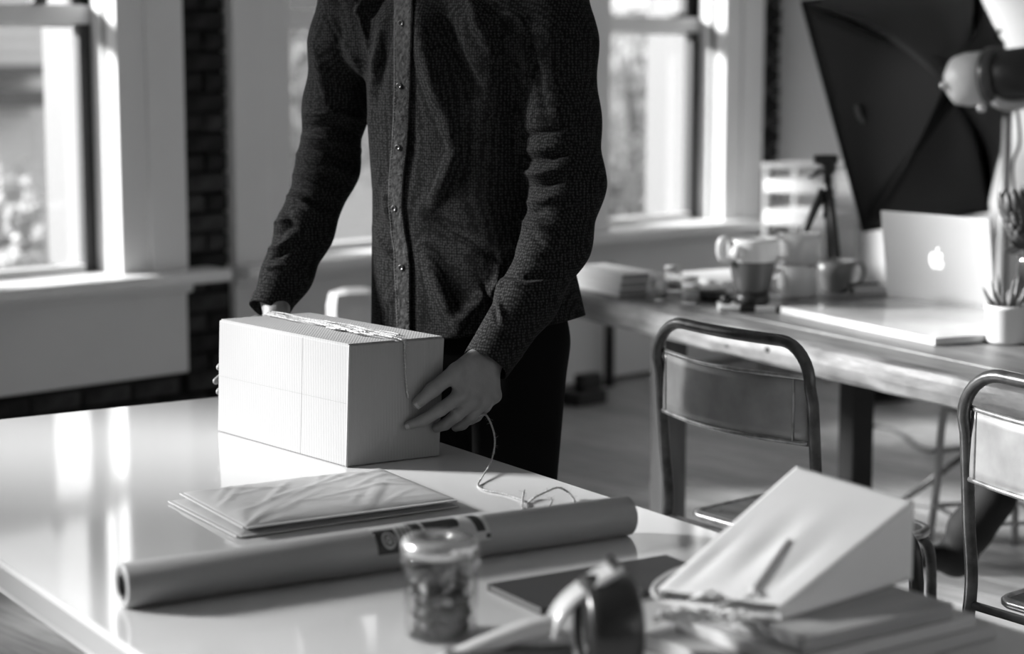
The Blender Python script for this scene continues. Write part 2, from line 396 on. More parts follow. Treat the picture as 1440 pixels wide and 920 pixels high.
nF = Vector((-.766, -.643, 0)); nR = Vector((.518, -.856, 0)); nU = Vector((0, 0, 1))
def slab(p, q, r, s_, n, th):  # thin slab on a face
    return MB().hexa([p - n * .001, q - n * .001, r - n * .001, s_ - n * .001, p + n * th, q + n * th, r + n * th, s_ + n * th])
# lifted top flaps: front flap edge slightly proud, with the joint in the middle
make('flap', slab(boxpt(.012, .01, 1), boxpt(.988, .01, 1), boxpt(.988, .485, 1), boxpt(.012, .485, 1), nU, .0025), m_card, cb, world=True)
make('flap', slab(boxpt(.012, .515, 1), boxpt(.988, .515, 1), boxpt(.988, .99, 1), boxpt(.012, .99, 1), nU, .0025), m_card, cb, world=True)
# crease shade drawn on the front face as thin darker strips
m_crease = mat('pressed_crease', .20, .85)
make('crease', slab(boxpt(.335, 0, .01), boxpt(.340, 0, .01), boxpt(.340, 0, .99), boxpt(.335, 0, .99), nF, .0002), m_crease, cb, world=True)
make('crease', slab(boxpt(.01, 0, .52), boxpt(.99, 0, .50), boxpt(.99, 0, .505), boxpt(.01, 0, .525), nF, .0002), m_crease, cb, world=True)
for v in (.03,):
    make('edge_wear', MB().tube([boxpt(0, 0, k / 8) + nR * .000 for k in range(9)], .0022, 6), mat('card_edge', .42, .8), cb, world=True)  # near upright edge, paler than the card faces
# ---------------------------------------------------------------- twine
m_twine = mat('jute_twine', .44, .9, var=.4, scale=300, bump=1, bscale=600)
m_twl = mat('pale_twine', .45, .9, var=.25, scale=300)
def twine(mb, pts, r=.0016, n=10, hairs=60, tw=.9):
    P_ = spline(pts, n); L = len(P_)
    for ph in (0, PI):
        q = []; acc = 0
        for i, p in enumerate(P_):
            t = (P_[min(i + 1, L - 1)] - P_[max(i - 1, 0)]).normalized(); u = t.orthogonal().normalized(); v_ = t.cross(u)
            acc += (P_[i] - P_[i - 1]).length if i else 0; a = acc / r * tw + ph
            q.append(p + (u * math.cos(a) + v_ * math.sin(a)) * r * .55)
        mb.tube(q, r * .62, 6)
    for i in range(hairs):
        k = random.randrange(L - 1); p = P_[k].lerp(P_[k + 1], random.random())
        d = Vector((random.gauss(0, 1), random.gauss(0, 1), random.gauss(0, 1))).normalized(); ln = .003 + random.random() * .009
        if d.z < 0: d.z *= .3
        mb.tube([p, p + d * ln * .6, p + d * ln + Vector((0, 0, -.001))], [.00022, .00018, .0001], 3, caps=False)
    return mb
zt = ZBT + .0045
def topz(x, y, dz=0): return onz(x, y, zt + dz)
tw = MB()
FACE_O = b1 + nR * .0025
def onR(x, y, d=.0025): return onp(x, y, b1 + nR * d, nR)
for k, (off, hh) in enumerate([(0, 0), (2.0, .001), (4.2, .0005), (-1.2, .002)]):
    pts = [topz(374 + off * 2, 441 - off * .6, hh)]
    for i in range(1, 9):
        f = i / 8; x = 374 + (556 - 374) * f; y = 441 + (474 - 441) * f
        pts.append(topz(x + off * 1.2 + random.uniform(-2, 2), y - off * .8 + random.uniform(-.9, .9), hh + random.uniform(0, .003)))
    if k == 0: pts += [topz(565, 478, .001), onR(568.5, 481, .009), onR(569, 495, .0082), onR(570, 520, .007), onR(571.5, 545, .006), onR(574, 560, .006)]
    twine(tw, pts, .0017, 9, 150 if k == 0 else 90)
tng = thing('twine_on_box', 'fuzzy jute twine laid along the box top and down its end', 'twine', (bc.x, bc.y, zt))
make('cord', tw, m_twine, tng, world=True)
tw2 = MB()
for k in range(7):
    x0 = 445 + random.random() * 25; x1 = x0 + 35 + random.random() * 30
    yy = lambda x: 441 + (474 - 441) * (x - 374) / 182
    off = random.uniform(-1, 7)
    pts = [topz(x, yy(x) + off * .5 + random.uniform(-1.2, 1.2), .001 + random.random() * .004) for x in np.linspace(x0, x1, 5)]
    twine(tw2, pts, .0017, 5, 30)
make('frayed_strand', tw2, m_twl, tng, world=True)
# loose twine from hand to table
tw = MB()
def air(x, y, Y): return ony(x, y, Y)
zc = ZT1 + .002
p_h = [air(668, 588, 3.625), air(682, 583, 3.62), air(692, 600, 3.60), air(696, 622, 3.56), air(691, 648, 3.50), air(680, 668, 3.42), onz(672, 683, zc), onz(684, 690, zc), onz(705, 694, zc), onz(722, 699, zc), onz(738, 705, zc + .001), onz(743, 712, zc)]
twine(tw, p_h, .0019, 12, 170)
p_l = [onz(735, 698, zc + .006), onz(737, 690, zc + .012), onz(735, 704, zc + .004), onz(735, 716, zc), onz(741, 718, zc), onz(742, 708, zc + .006), onz(752, 700, zc + .016), onz(768, 692, zc + .02), onz(785, 686, zc + .018), onz(798, 692, zc + .01), onz(807, 702, zc + .003), onz(808, 712, zc)]
twine(tw, p_l, .0019, 12, 240)
twine(tw, [onz(775, 700, zc + .008), onz(776, 706, zc + .004), onz(770, 714, zc), onz(757, 719, zc), onz(742, 718, zc)], .0017, 8, 60)
lt = thing('twine_loops', 'loose jute twine falling from the hand and looping on the table', 'twine', onz(738, 705, ZT1))
make('cord', tw, m_twine, lt, world=True)
# ================================================================== MAILERS
m_mail = mat('kraft_mailer', .40, .62, var=.06, scale=9, bump=.35, bscale=22)
def mailer(name, o, ang, Lx, Ly, z0, th, amp, label, m, seed):
    R = thing(name, label, 'envelope', (o.x, o.y, z0), ang, 'padded envelopes on the table')
    nx, ny = 70, 52; r2 = random.Random(seed); g = MB(); vs = []
    cr = [(r2.random() * Lx, r2.random() * Ly, r2.uniform(-1.1, 1.1), r2.uniform(.05, .18), r2.uniform(.3, 1)) for _ in range(46)]
    for side in (1, 0):
        for j in range(ny + 1):
            for i in range(nx + 1):
                x, y = Lx * i / nx, Ly * j / ny; ex = min(x, Lx - x); ey = min(y, Ly - y); e = min(ex, ey)
                p = (1 - math.exp(-e / .022)) if e > .004 else 0
                if side:
                    h = th * (.22 + .78 * p)
                    for (cx, cy, a, ln, s_) in cr:
                        dx, dy = x - cx, y - cy; u = dx * math.cos(a) + dy * math.sin(a); v_ = -dx * math.sin(a) + dy * math.cos(a)
                        if abs(u) < ln: h += amp * s_ * p * math.exp(-(v_ / .006) ** 2) * (1 - (u / ln) ** 2)
                    # fan of folds at the near corner
                    rr = math.hypot(x, y); an = math.atan2(y, x)
                    h += amp * 1.6 * math.sin(an * 11) * math.exp(-rr / .07) * p
                else: h = 0.0
                vs.append((x, y, h))
    n1 = (nx + 1) * (ny + 1); fs = []
    for j in range(ny):
        for i in range(nx):
            a = j * (nx + 1) + i; fs.append((a, a + 1, a + nx + 2, a + nx + 1)); fs.append((n1 + a, n1 + a + nx + 1, n1 + a + nx + 2, n1 + a + 1))
    bd = [i for i in range(nx)] + [nx + j * (nx + 1) for j in range(ny)] + [ny * (nx + 1) + nx - i for i in range(nx)] + [(ny - j) * (nx + 1) for j in range(ny)]
    for k in range(len(bd)):
        a, b = bd[k], bd[(k + 1) % len(bd)]; fs.append((n1 + a, n1 + b, b, a))
    g.add(vs, fs, True); make('pouch', g, m, R)
    make('sealed_edge', MB().bbox((.002, -.004, .001), (Lx - .002, .004, .0035), .0008), mat('mailer_edge', .5, .6), R)
    make('sealed_edge', MB().bbox((-.004, .002, .001), (.004, Ly - .002, .0035), .0008), mat('mailer_edge', .5, .6), R)
    return R
mo = Vector((-.427, 2.98, 0)); ma = math.radians(31)
mailer('padded_mailer', mo + Vector((-.008, .0, 0)), ma + .015, .405, .292, ZT1 + .001, .011, .0012, 'lower kraft mailer, only its edges showing under the wrinkled one', m_mail, 3)
mailer('padded_mailer', mo + Vector((.002, .004, 0)), ma - .01, .385, .285, ZT1 + .0145, .012, .0022, 'wrinkled kraft mailer on top of the pair before the box', m_mail, 5)
# paper slip sticking out at the mailers' right end
# ================================================================== PAPER ROLL
m_kraft = mat('kraft_paper_roll', .27, .45, var=.08, scale=4, stretch=(1, 8, 8), bump=.08, bscale=12)
RR = .0318
ra = onz(172, 862, ZT1); rb = onz(886, 762, ZT1); ra = Vector((-.545, 2.572, 0)); dr = Vector((.186 - (-.533), 2.97 - 2.559, 0)); rl = .838; dr.normalize()
ra = Vector((-.542, 2.590, 0)); 
roll = thing('kraft_paper_roll', 'long roll of brown kraft paper lying across the white table', 'paper roll', (ra.x, ra.y, ZT1 + RR + .0005), math.atan2(dr.y, dr.x))
RX = Matrix.Rotation(PI / 2, 4, 'Y')
def rl_(prof, n=64): return MB().lathe(prof, n, M=RX, cap=False)
prof = [(RR - .010, 0.004), (RR - .0095, .0), (RR - .002, -.0), (RR, .002), (RR, rl - .002), (RR - .002, rl), (RR - .0095, rl), (RR - .010, rl - .004), (RR - .010, .004)]
fix(make('paper', rl_(prof), m_kraft, roll))
fix(make('cardboard_core', rl_([(RR - .0155, .0), (RR - .0108, 0), (RR - .0108, rl), (RR - .0155, rl), (RR - .0155, 0)], 40), mat('core_card', .10, .8), roll))
m = MB(); m.tube([(0, RR * math.cos(a) * 1.0, RR * math.sin(a)) for a in ()] or [(0.01, 0, 0), (.02, 0, 0)], .0005, 3)
# label wrap: curved patches on the cylinder (x along roll, angle from top towards the viewer)
def patch(x0, x1, a0, a1, r, na=14, th=.0004, shape=None):
    g = MB(); vs = []
    for i, a in enumerate(np.linspace(a0, a1, na + 1)):
        xa, xb = (x0, x1) if shape is None else shape(i / na, x0, x1)
        for x in (xa, xb):
            for q in (r, r + th): vs.append((x, -q * math.sin(a), q * math.cos(a)))
    fs = []
    for i in range(na):
        o = i * 4; fs += [(o, o + 2, o + 3, o + 1)[::-1], (o + 1, o + 3, o + 7, o + 5)] if False else [(o + 1, o + 3, o + 7, o + 5), (o, o + 4, o + 6, o + 2), (o, o + 1, o + 5, o + 4), (o + 2, o + 6, o + 7, o + 3)]
    fs += [(0, 2, 3, 1), (na * 4, na * 4 + 1, na * 4 + 3, na * 4 + 2)]
    return g.add(vs, fs, False)
def rx(px):  # px x coordinate along the roll -> local x (bisect)
    lo, hi = 0, rl
    for _ in range(30):
        mi = (lo + hi) / 2; p = ra + dr * mi + Vector((0, 0, ZT1 + RR)); d_ = p.y * _c - (p.z - HCAM) * _s
        if 720 + FPX * p.x / d_ < px: lo = mi
        else: hi = mi
    return lo
m_lab = mat('label_paper', .42, .5); m_ink = mat('label_ink', .012, .5); m_inkg = mat('label_grey_ink', .10, .5)
A = math.radians
lab = fix(make('label', patch(rx(519), rx(676), A(-25), A(88), RR + .0002, 20), m_lab, roll)); lab['label'] = 'printed paper label wrapped round the roll'
r1 = RR + .0008
# badge: black block with a pale ring and a small face-like mark
fix(make('printed_badge', patch(rx(519), rx(548), A(14), A(88), r1), m_ink, lab))
def ring(cx, ca, rad, wd, r, n=28):
    g = MB(); vs = []
    for k in range(n):
        for q in (rad, rad - wd):
            a = 2 * PI * k / n; x = cx + q * math.cos(a) * .82; an = ca + q * math.sin(a) / RR
            for z in (r, r + .0003): vs.append((x, -z * math.sin(an), z * math.cos(an)))
    fs = []
    for k in range(n):
        o, p_ = k * 4, ((k + 1) % n) * 4; fs += [(o + 1, p_ + 1, p_ + 3, o + 3), (o, o + 2, p_ + 2, p_), (o, p_, p_ + 1, o + 1), (o + 2, o + 3, p_ + 3, p_ + 2)]
    return g.add(vs, fs)
cxb = (rx(526) + rx(547)) / 2
g = ring(cxb, A(52), .0135, .0035, r1 + .0005)
g2 = ring(cxb, A(52), .0062, .0035, r1 + .0005); g.add(g2.v, g2.f)
for s_ in (-1, 1):
    g3 = ring(cxb + s_ * .0, A(52) + s_ * .17, .0022, .0021, r1 + .0005, 10); g.add(g3.v, g3.f)
fix(make('printed_ring', g, m_lab, lab))
g = MB()
for k, px in enumerate((553, 559, 565, 571)):
    q = patch(rx(px), rx(px + 3.2), A(10 + k), A(70 - 3 * k), r1, 10); g.add(q.v, q.f)
fix(make('printed_lettering', g, m_inkg, lab))
fix(make('printed_band', patch(rx(568), rx(586), A(-8), A(52), r1, 12, shape=lambda f, a, b: (a + (b - a) * f * .6, b)), m_ink, lab))
fix(make('printed_band', patch(rx(590), rx(636), A(-14), A(40), r1, 12, shape=lambda f, a, b: (a, b + (b - a) * .25 * (1 - f) * f)), m_ink, lab))
fix(make('printed_band', patch(rx(652), rx(664), A(-22), A(62), r1, 18, shape=lambda f, a, b: (a + .004 * math.sin(f * PI / 2) * 2, b + .004 * math.sin(f * PI / 2) * 2)), m_ink, lab))
fix(make('printed_mark', patch(rx(670), rx(676), A(70), A(82), r1, 4), m_ink, lab))
# ================================================================== DARK NOTEBOOK
no = onz(685, 832, ZT1); na_ = onz(760, 866, ZT1)
ang = math.radians(31)
nbk = thing('dark_notebook', 'thin dark grey flat notebook lying between roll and paper bag', 'notebook', (na_.x, na_.y, ZT1 + .0005), ang)
m_nb = mat('dark_cover', .045, .5, var=.1)
make('cover', MB().bbox((0, 0, 0), (.315, .145, .0018), .0006).bbox((0, 0, .0082), (.315, .145, .010), .0008).bbox((0, .141, 0), (.315, .145, .010), .0008), m_nb, nbk)
make('page_block', MB().box((.002, .003, .0018), (.312, .142, .0082)), mat('grey_pages', .12, .8), nbk)
# ================================================================== GLASS JAR OF TWINE
m_jar = glass_mat('jar_glass', .9, .95, .03, .03)
jp = onz(620, 893, ZT1)
jar = thing('glass_jar', 'glass jar with a holed metal lid, dark filling, nearest the roll', 'jar', (jp.x, jp.y, ZT1 + .0005)); jar.scale = (1.14, 1.14, 1.03)
fix(make('jar_body', MB().lathe([(.001, 0), (.038, 0), (.0425, .005), (.0435, .02), (.0435, .078), (.041, .090), (.046, .093), (.0475, .098), (.046, .103), (.0435, .108), (.0425, .116), (.039, .116), (.0405, .106), (.038, .088), (.0405, .078), (.0405, .012), (.036, .006), (.001, .005)], 48, cap=False), m_jar, jar))
o_ = make('jar_lid', MB().lathe([(.043, .108), (.0450, .108), (.0455, .120), (.0435, .127), (.038, .130), (.014, .130), (.013, .128), (.013, .124), (.037, .125), (.043, .12), (.043, .108)], 48, cap=False), mat('brushed_lid', .62, .22, metal=.75, var=.2, scale=30), jar); fix(o_)
q = MB()
for z, r0 in ((.012, .034), (.030, .037), (.049, .036), (.067, .034)):
    for k in range(7):
        a = k * 2 * PI / 7 + z * 50; q.ball((math.cos(a) * (r0 - .014), math.sin(a) * (r0 - .014), z + .004), .0145, 7, (1, 1, .8))
fix(make('dark_filling', q, mat('jar_filling', .055, .55, var=.5, scale=60), jar))['kind'] = 'stuff'
q = MB()
for k in range(8):
    a = k * .8; q.add([(math.cos(a) * .036, math.sin(a) * .036, .050 + (k % 3) * .008), (math.cos(a + .3) * .037, math.sin(a + .3) * .037, .048 + (k % 3) * .008), (math.cos(a + .3) * .037, math.sin(a + .3) * .037, .058 + (k % 3) * .008), (math.cos(a) * .036, math.sin(a) * .036, .060 + (k % 3) * .008)], [(0, 1, 2, 3)])
make('paper_snips', q, mat('pale_snips', .55, .6), jar)['kind'] = 'stuff'
# ================================================================== TAPE DISPENSER
tp = onz(868, 935, ZT1); tp = Vector((.118, 2.29, ZT1))
disp = thing('tape_dispenser', 'cream handheld tape dispenser with a dark glossy roll, bottom edge of picture', 'tape dispenser', (tp.x, tp.y, ZT1 + .0005), math.radians(10))
TR = .064
TM = Matrix.Translation((0, 0, TR + .002)) @ Matrix.Rotation(PI / 2, 4, 'Y')
fix(make('tape_roll', MB().lathe([(.040, -.034), (TR - .008, -.034), (TR - .002, -.029), (TR, -.018), (TR, .018), (TR - .002, .029), (TR - .008, .034), (.040, .034), (.040, -.034)], 64, M=TM, cap=False), mat('brown_tape', .02, .28, coat=.15), disp))
fix(make('tape_core', MB().lathe([(.0365, -.025), (.0398, -.025), (.0398, .025), (.0365, .025), (.0365, -.025)], 40, M=TM, cap=False), mat('core_card2', .3, .8), disp))
m_cream = mat('cream_plastic', .55, .25, coat=.3)
# frame: side plate and guard arching over the roll to the blade
def arcstrip(pts, wd, th, x0):
    g = MB(); vs = []
    P_ = spline(pts, 6)
    for i, p in enumerate(P_):
        t = (P_[min(i + 1, len(P_) - 1)] - P_[max(i - 1, 0)]).normalized(); n_ = Vector((t.z, 0, -t.x))
        if n_.length < 1e-5: n_ = Vector((0, 0, 1))
        n_.normalize()
        for dy, dz in ((-wd / 2, 0), (wd / 2, 0), (wd / 2, th), (-wd / 2, th)): vs.append(p + Vector((0, dy, 0)) + n_ * dz)
    fs = []
    for i in range(len(P_) - 1):
        for k in range(4): fs.append((i * 4 + k, i * 4 + (k + 1) % 4, i * 4 + 4 + (k + 1) % 4, i * 4 + 4 + k))
    fs += [(0, 1, 2, 3), tuple(len(vs) - 4 + k for k in (3, 2, 1, 0))]
    return g.add(vs, fs, True)
fix(make('guard', arcstrip([(-.075, 0, .060), (-.066, 0, .085), (-.048, 0, .106), (-.020, 0, .126), (.004, 0, .140), (.008, 0, .146)], .054, .006, 0), m_cream, disp))
fix(make('blade', MB().hexa([(.002, -.024, .136), (.012, -.024, .141), (.012, .024, .141), (.002, .024, .136), (.004, -.024, .148), (.010, -.024, .149), (.010, .024, .149), (.004, .024, .148)]), mat('steel_blade', .7, .15, metal=1), disp))
fix(make('handle_rim', MB().tube(spline([(-.070, -.0, .070), (-.10, -.0, .066), (-.15, 0, .050), (-.20, 0, .030), (-.235, 0, .016), (-.262, 0, .012)], 6), .0125, 12), m_cream, disp))
fix(make('handle_grip', MB().bbox((-.205, -.024, .001), (-.045, .020, .046), .01), mat('dark_grip', .10, .4), disp))
# ================================================================== FLAT BOARDS UNDER THE BAG
z2 = ZT1 + .0005; Q = onz(1132, 899, .779); R_ = onz(1342, 848, .779); ud = (R_ - Q); ud.z = 0; bl_ = ud.length; ud.normalize(); an = math.atan2(ud.y, ud.x)
m_bd = [mat('grey_board', .42, .6, var=.12, scale=3, stretch=(1, 12, 12)), mat('grey_board_dark', .33, .6, var=.2, scale=3, stretch=(1, 12, 12)), mat('grey_board_pale', .52, .6, var=.1, scale=3, stretch=(1, 12, 12))]
for i, (dx0, dx1, dep, z0, z1, mi, lb_) in enumerate([(-.06, .075, .235, .0005, .0195, 0, 'lowest and widest grey wooden board under the paper bag'), (-.02, .040, .22, .0205, .0375, 2, 'middle grey board of the stack, its pale right end showing'), (0, 0, .20, .0385, .059, 1, 'top grey board of the stack, dark edge right under the bag')]):
    o = single('wooden_board', MB().bbox((dx0, -.004 * (2 - i), 0), (bl_ + dx1, dep, z1 - z0), .002), m_bd[mi], lb_, 'board', (Q.x, Q.y, ZT1 + z0), an, 'boards stacked under the paper bag')
ZSK = ZT1 + .0595
# ================================================================== PAPER BAG
m_bag = mat('white_paper', .84, .7, var=.03, scale=5, bump=.25, bscale=14)
P3 = onz(1282, 815, ZSK + .001); P2 = P3 + Vector((0, 0, .108)); P1 = Vector((.415, 2.745, P2.z)); P4 = Vector((P1.x, P1.y, P3.z))
M2b = onz(1097, 872, ZSK + .001); M1b = onz(925, 846, ZSK + .001)
bag = thing('paper_bag', 'white paper carrier bag lying on its side on the boards', 'bag', ((P3 + M1b) / 2).xyz)
def bil(a, b, c, d, u, v): return a.lerp(b, u).lerp(d.lerp(c, u), v)
top1, top2 = M1b + Vector((0, 0, .016)), M2b + Vector((.004, .004, .017))
def toppt(u, v):  # u 0 at mouth..1 at base, v 0 far edge .. 1 near edge
    p = bil(top1, P1, P2, top2, u, v); dip = 0
    dip -= .006 * math.exp(-((v - .36 - .12 * (1 - u)) / .10) ** 2) * math.exp(-((u - .40) / .22) ** 2)
    dip += .003 * math.exp(-((v - .58) / .09) ** 2) * math.exp(-((u - .42) / .25) ** 2)
    dip -= .003 * math.exp(-((v - .78) / .06) ** 2) * math.exp(-((u - .3) / .22) ** 2)
    dip -= .004 * math.exp(-((v - .15) / .06) ** 2) * math.exp(-((u - .25) / .2) ** 2)
    return p + Vector((0, 0, dip + .004 * math.sin(PI * u) * math.sin(PI * v)))
def sidept(u, v):  # near gusset: v 0 top 1 bottom, folded inwards
    p = bil(top2, P2, P3, M2b, u, v); n_ = (P3 - P4).normalized()
    k = math.sin(PI * v) * (1 - u) * .010
    t_ = toppt(u, 1) - bil(top1, P1, P2, top2, u, 1)
    return p + t_ * (1 - v) - n_ * k
def grid(fn, nu, nv, th=.0012):
    g = MB(); vs = [fn(i / nu, j / nv) for j in range(nv + 1) for i in range(nu + 1)]
    return g.add(vs, [(j * (nu + 1) + i, j * (nu + 1) + i + 1, (j + 1) * (nu + 1) + i + 1, (j + 1) * (nu + 1) + i) for j in range(nv) for i in range(nu)], True)
def solid(o, th=.0009):
    md = o.modifiers.new('thick', 'SOLIDIFY'); md.thickness = th; md.offset = 0; return o
solid(make('front_panel', grid(toppt, 44, 34), m_bag, bag, world=True))
solid(make('side_gusset', grid(sidept, 30, 10), m_bag, bag, world=True))
solid(make('base_panel', grid(lambda u, v: bil(P1, P2, P3, P4, u, v), 4, 4), m_bag, bag, world=True))
solid(make('back_panel', grid(lambda u, v: bil(M1b, P4, P3, M2b, u, v) + Vector((0, 0, .0005)), 4, 4), m_bag, bag, world=True))
solid(make('side_gusset', grid(lambda u, v: bil(top1, P1, P4, M1b, u, v), 12, 4), m_bag, bag, world=True))
m_hand = mat('twisted_paper_handle', .62, .7, bump=.6, bscale=200)
fix(make('handle', MB().tube(spline([toppt(.02, .42) + Vector((0, 0, .002)), toppt(.005, .41) + Vector((-.01, -.01, .004)), ony(948, 846, 2.46), ony(925, 842, 2.44), ony(918, 828, 2.47), ony(932, 812, 2.52), ony(955, 800, 2.57), ony(975, 797, 2.60), ony(985, 800, 2.60)], 8), .0026, 8), m_hand, bag, world=True))
fix(make('handle', MB().tube(spline([toppt(.44 - .06 * i, .56 + .02 * i) + Vector((0, 0, .003)) for i in range(8)] + [ ony(960, 862, 2.41), ony(935, 870, 2.40), ony(918, 868, 2.40)], 8), .0026, 8), m_hand, bag, world=True))
# tangle of white ribbon at the bag's mouth
g = MB()
for k in range(5):
    r2 = random.Random(20 + k); pts = []
    for i in range(9):
        x = 925 + 140 * i / 8 * (1 - .08 * k) + r2.uniform(-8, 8); y = 866 + 9 * math.sin(i * 1.7 + k * 1.3) + r2.uniform(-3, 3)
        pts.append(onz(x, y, ZSK + .004 + r2.random() * .012))
    g.tube(spline(pts, 5), .0021, 6)
g2 = thing('tangled_ribbon', 'tangled white cord lying at the mouth of the paper bag', 'cord', onz(990, 868, ZSK))
fix(make('cord', g, mat('white_cord_fibre', .72, .8), g2, world=True))
# ================================================================== WOODEN TABLE
ZW = .75; F0 = Vector((.244, 5.88, 0)); FD = Vector((1.038 - .244, 4.354 - 5.88, 0)).normalized(); FN = Vector((-FD.y, FD.x, 0))
def wt(k, d, z=0): return F0 + FD * k + FN * d + Vector((0, 0, z))
aw = math.atan2(FD.y, FD.x)
m_tw = mat('worn_table_wood', .15, .38, var=.45, scale=4, stretch=(1, 9, 9), bump=.25, bscale=20)
m_te = mat('worn_table_edge', .17, .5, var=.5, scale=6, stretch=(1, 3, 3), bump=.6, bscale=14)
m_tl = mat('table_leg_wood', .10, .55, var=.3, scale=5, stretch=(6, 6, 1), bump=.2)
m_tld = mat('table_leg_dark', .018, .55, var=.3, scale=5)  # rear legs and rail: backlit shade put into the colour; armchair legs share it
wtab = thing('wooden_table', 'long rustic wooden table with thick worn edge by the windows', 'table', wt(.8, .45), aw)
dpl = [.0, .15, .335, .52, .70, .90]
for i in range(5):
    nm = make('plank', MB().bbox((-1.15, dpl[i] - .45 + (.0 if i else .0), ZW - .04), (1.5, dpl[i + 1] - .45 - .003, ZW - (.0 if i % 2 else .0012)), .003), m_tw, wtab)
# thick front edge with a hewn, uneven face
g = MB(); n = 70; r2 = random.Random(11)
prof = [(0, 0), (-.012, .004), (-.020, .016), (-.022, .04), (-.018, .066), (-.010, .076), (.03, .078), (.03, 0)]
vs = []
for i in range(n + 1):
    x = -1.15 + 2.65 * i / n; w1 = .004 * math.sin(x * 9) + .003 * math.sin(x * 23 + 1) + r2.uniform(-.0012, .0012); w2 = .004 * math.sin(x * 7 + 2) + r2.uniform(-.001, .001)
    for (py, pz) in prof: vs.append((x, -.45 + py + (w1 if py < 0 else 0), ZW - .0005 - pz - (w2 if .01 < pz < .07 else 0)))
m_ = len(prof); fs = [(i * m_ + k, i * m_ + (k + 1) % m_, (i + 1) * m_ + (k + 1) % m_, (i + 1) * m_ + k) for i in range(n) for k in range(m_)]
fs += [tuple(range(m_))[::-1], tuple(n * m_ + k for k in range(m_))]
fix(make('front_edge', g.add(vs, fs, False), m_te, wtab))
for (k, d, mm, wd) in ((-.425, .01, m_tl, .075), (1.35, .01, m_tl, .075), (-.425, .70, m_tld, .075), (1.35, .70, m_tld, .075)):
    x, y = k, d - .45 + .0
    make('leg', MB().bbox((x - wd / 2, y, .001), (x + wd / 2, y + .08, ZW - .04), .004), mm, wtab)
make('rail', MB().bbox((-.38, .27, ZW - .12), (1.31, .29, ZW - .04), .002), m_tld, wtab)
# knots on the edge
for k_, zz, r_ in ((.55, .035, .008), (.18, .03, .006), (.36, .05, .005), (-.52, .04, .007)):
    fix(make('knot', MB().ball((k_ - .8 + .42, -.472, ZW - zz), r_, 6, (1.3, .35, 1)), mat('knot_wood', .02, .7), wtab))
# ================================================================== METAL CHAIRS
m_tube = mat('worn_steel_tube', .10, .33, metal=.65, var=.5, scale=25)
m_enam = mat('grey_enamel_panel', .31, .38, metal=.25, var=.22, scale=12, detail=8)
m_rimm = mat('bare_steel_rim', .45, .3, metal=.8, var=.35, scale=40)
m_seatw = mat('dark_seat_wood', .10, .4, var=.4, scale=6, stretch=(1, 6, 1))
CW, HB = .485, .905
def make_chair(label, loc, rz, cat='chair', group='metal chairs tucked at the wooden table'):
    R = thing('metal_chair', label, cat, loc, rz, group)
    lean = .035
    def up(x): return [(x, -.10, 0), (x, -.05, .22), (x, 0, .46), (x, -.012, .62), (x, -lean * .8, HB - .10)]
    L = spline(up(0), 6)[:-1]; top = []
    rc = .085
    for i in range(9):
        a = PI - i / 8 * PI / 2; top.append((rc + rc * math.cos(a), -lean * .9 - .004, HB - rc + rc * math.sin(a)))
    mid = [(CW * (.25 + .5 * i / 6), -lean - .016 * math.sin(PI * (i + 1) / 8), HB) for i in range(7)]
    top2 = [(CW - p[0], p[1], p[2]) for p in top[::-1]]
    Rr = [(CW - p[0], p[1], p[2]) for p in L][::-1]
    path = [Vector(p) for p in L] + [Vector(p) for p in top + mid + top2] + [Vector(p) for p in Rr]
    fix(make('back_frame', MB().tube(path, .0125, 12), m_tube, R))
    # curved back panel between two rolled edges
    zA, zB = .835, .700
    def pp(u, v, off=0): return Vector((.012 + (CW - .024) * u, -lean * .75 - .045 * math.sin(PI * u) - off, zB + (zA - zB) * v))
    solid(make('back_panel', grid(lambda u, v: pp(u, v), 24, 6), m_enam, R), .003)
    fix(make('rolled_edge', MB().tube([pp(i / 24, 1) for i in range(25)], .0055, 8), m_rimm, R))
    fix(make('rolled_edge', MB().tube([pp(i / 24, 0) for i in range(25)], .0055, 8), m_rimm, R))
    for u in (.035, .93): fix(make('panel_seam', MB().tube([pp(u, i / 6, .002) for i in range(7)], .0028, 6), m_rimm, R))
    # seat with turned rim
    def outline(e, z):
        o = []
        cs = [(CW - .03 - e, -.0 + e + .03), (CW - .005 - e, .38 - e), (.005 + e, .38 - e), (.03 + e, .0 + e + .03)]
        rr = [.03, .07, .07, .03]
        for k, (cx, cy) in enumerate(cs):
            sx, sy = (1, -1, -1, 1)[k] if False else (1 if k in (0, 1) else -1), (-1 if k in (0, 3) else 1)
            r_ = rr[k]; ccx, ccy = cx - sx * r_, cy - sy * r_
            a0 = {0: -PI / 2, 1: 0, 2: PI / 2, 3: PI}[k]
            for i in range(6): a = a0 + i / 5 * PI / 2; o.append((ccx + r_ * math.cos(a), ccy + r_ * math.sin(a), z))
        return o
    a, b = outline(.012, .468), outline(.012, .455); n = len(a); g = MB()
    g.add(a + b, [tuple(range(n)), tuple(range(n, 2 * n))[::-1]] + [(k, n + k, n + (k + 1) % n, (k + 1) % n) for k in range(n)])
    fix(make('seat', g, m_seatw, R))
    fix(make('seat_rim', MB().tube(outline(.008, .462), .0105, 8, closed=True), m_rimm, R))
    for x in (.03, CW - .03):
        fix(make('leg', MB().tube(spline([(x, .33, .452), (x, .365, .40), (x, .375, .2), (x, .39, .0)], 5), .0115, 10), m_tube, R))
    fix(make('rung', MB().tube([(.03, .378, .17), (CW - .03, .378, .17)], .008, 8), m_tube, R))
    for x in (0, CW): fix(make('rung', MB().tube([(x, -.068, .15), (x * .87 + .03, .38, .15)], .008, 8), m_tube, R))
    fix(make('cross_bar', MB().tube([(0, .0, .452), (CW, 0, .452)], .009, 8), m_tube, R))
    return R
ca = math.radians(-55)
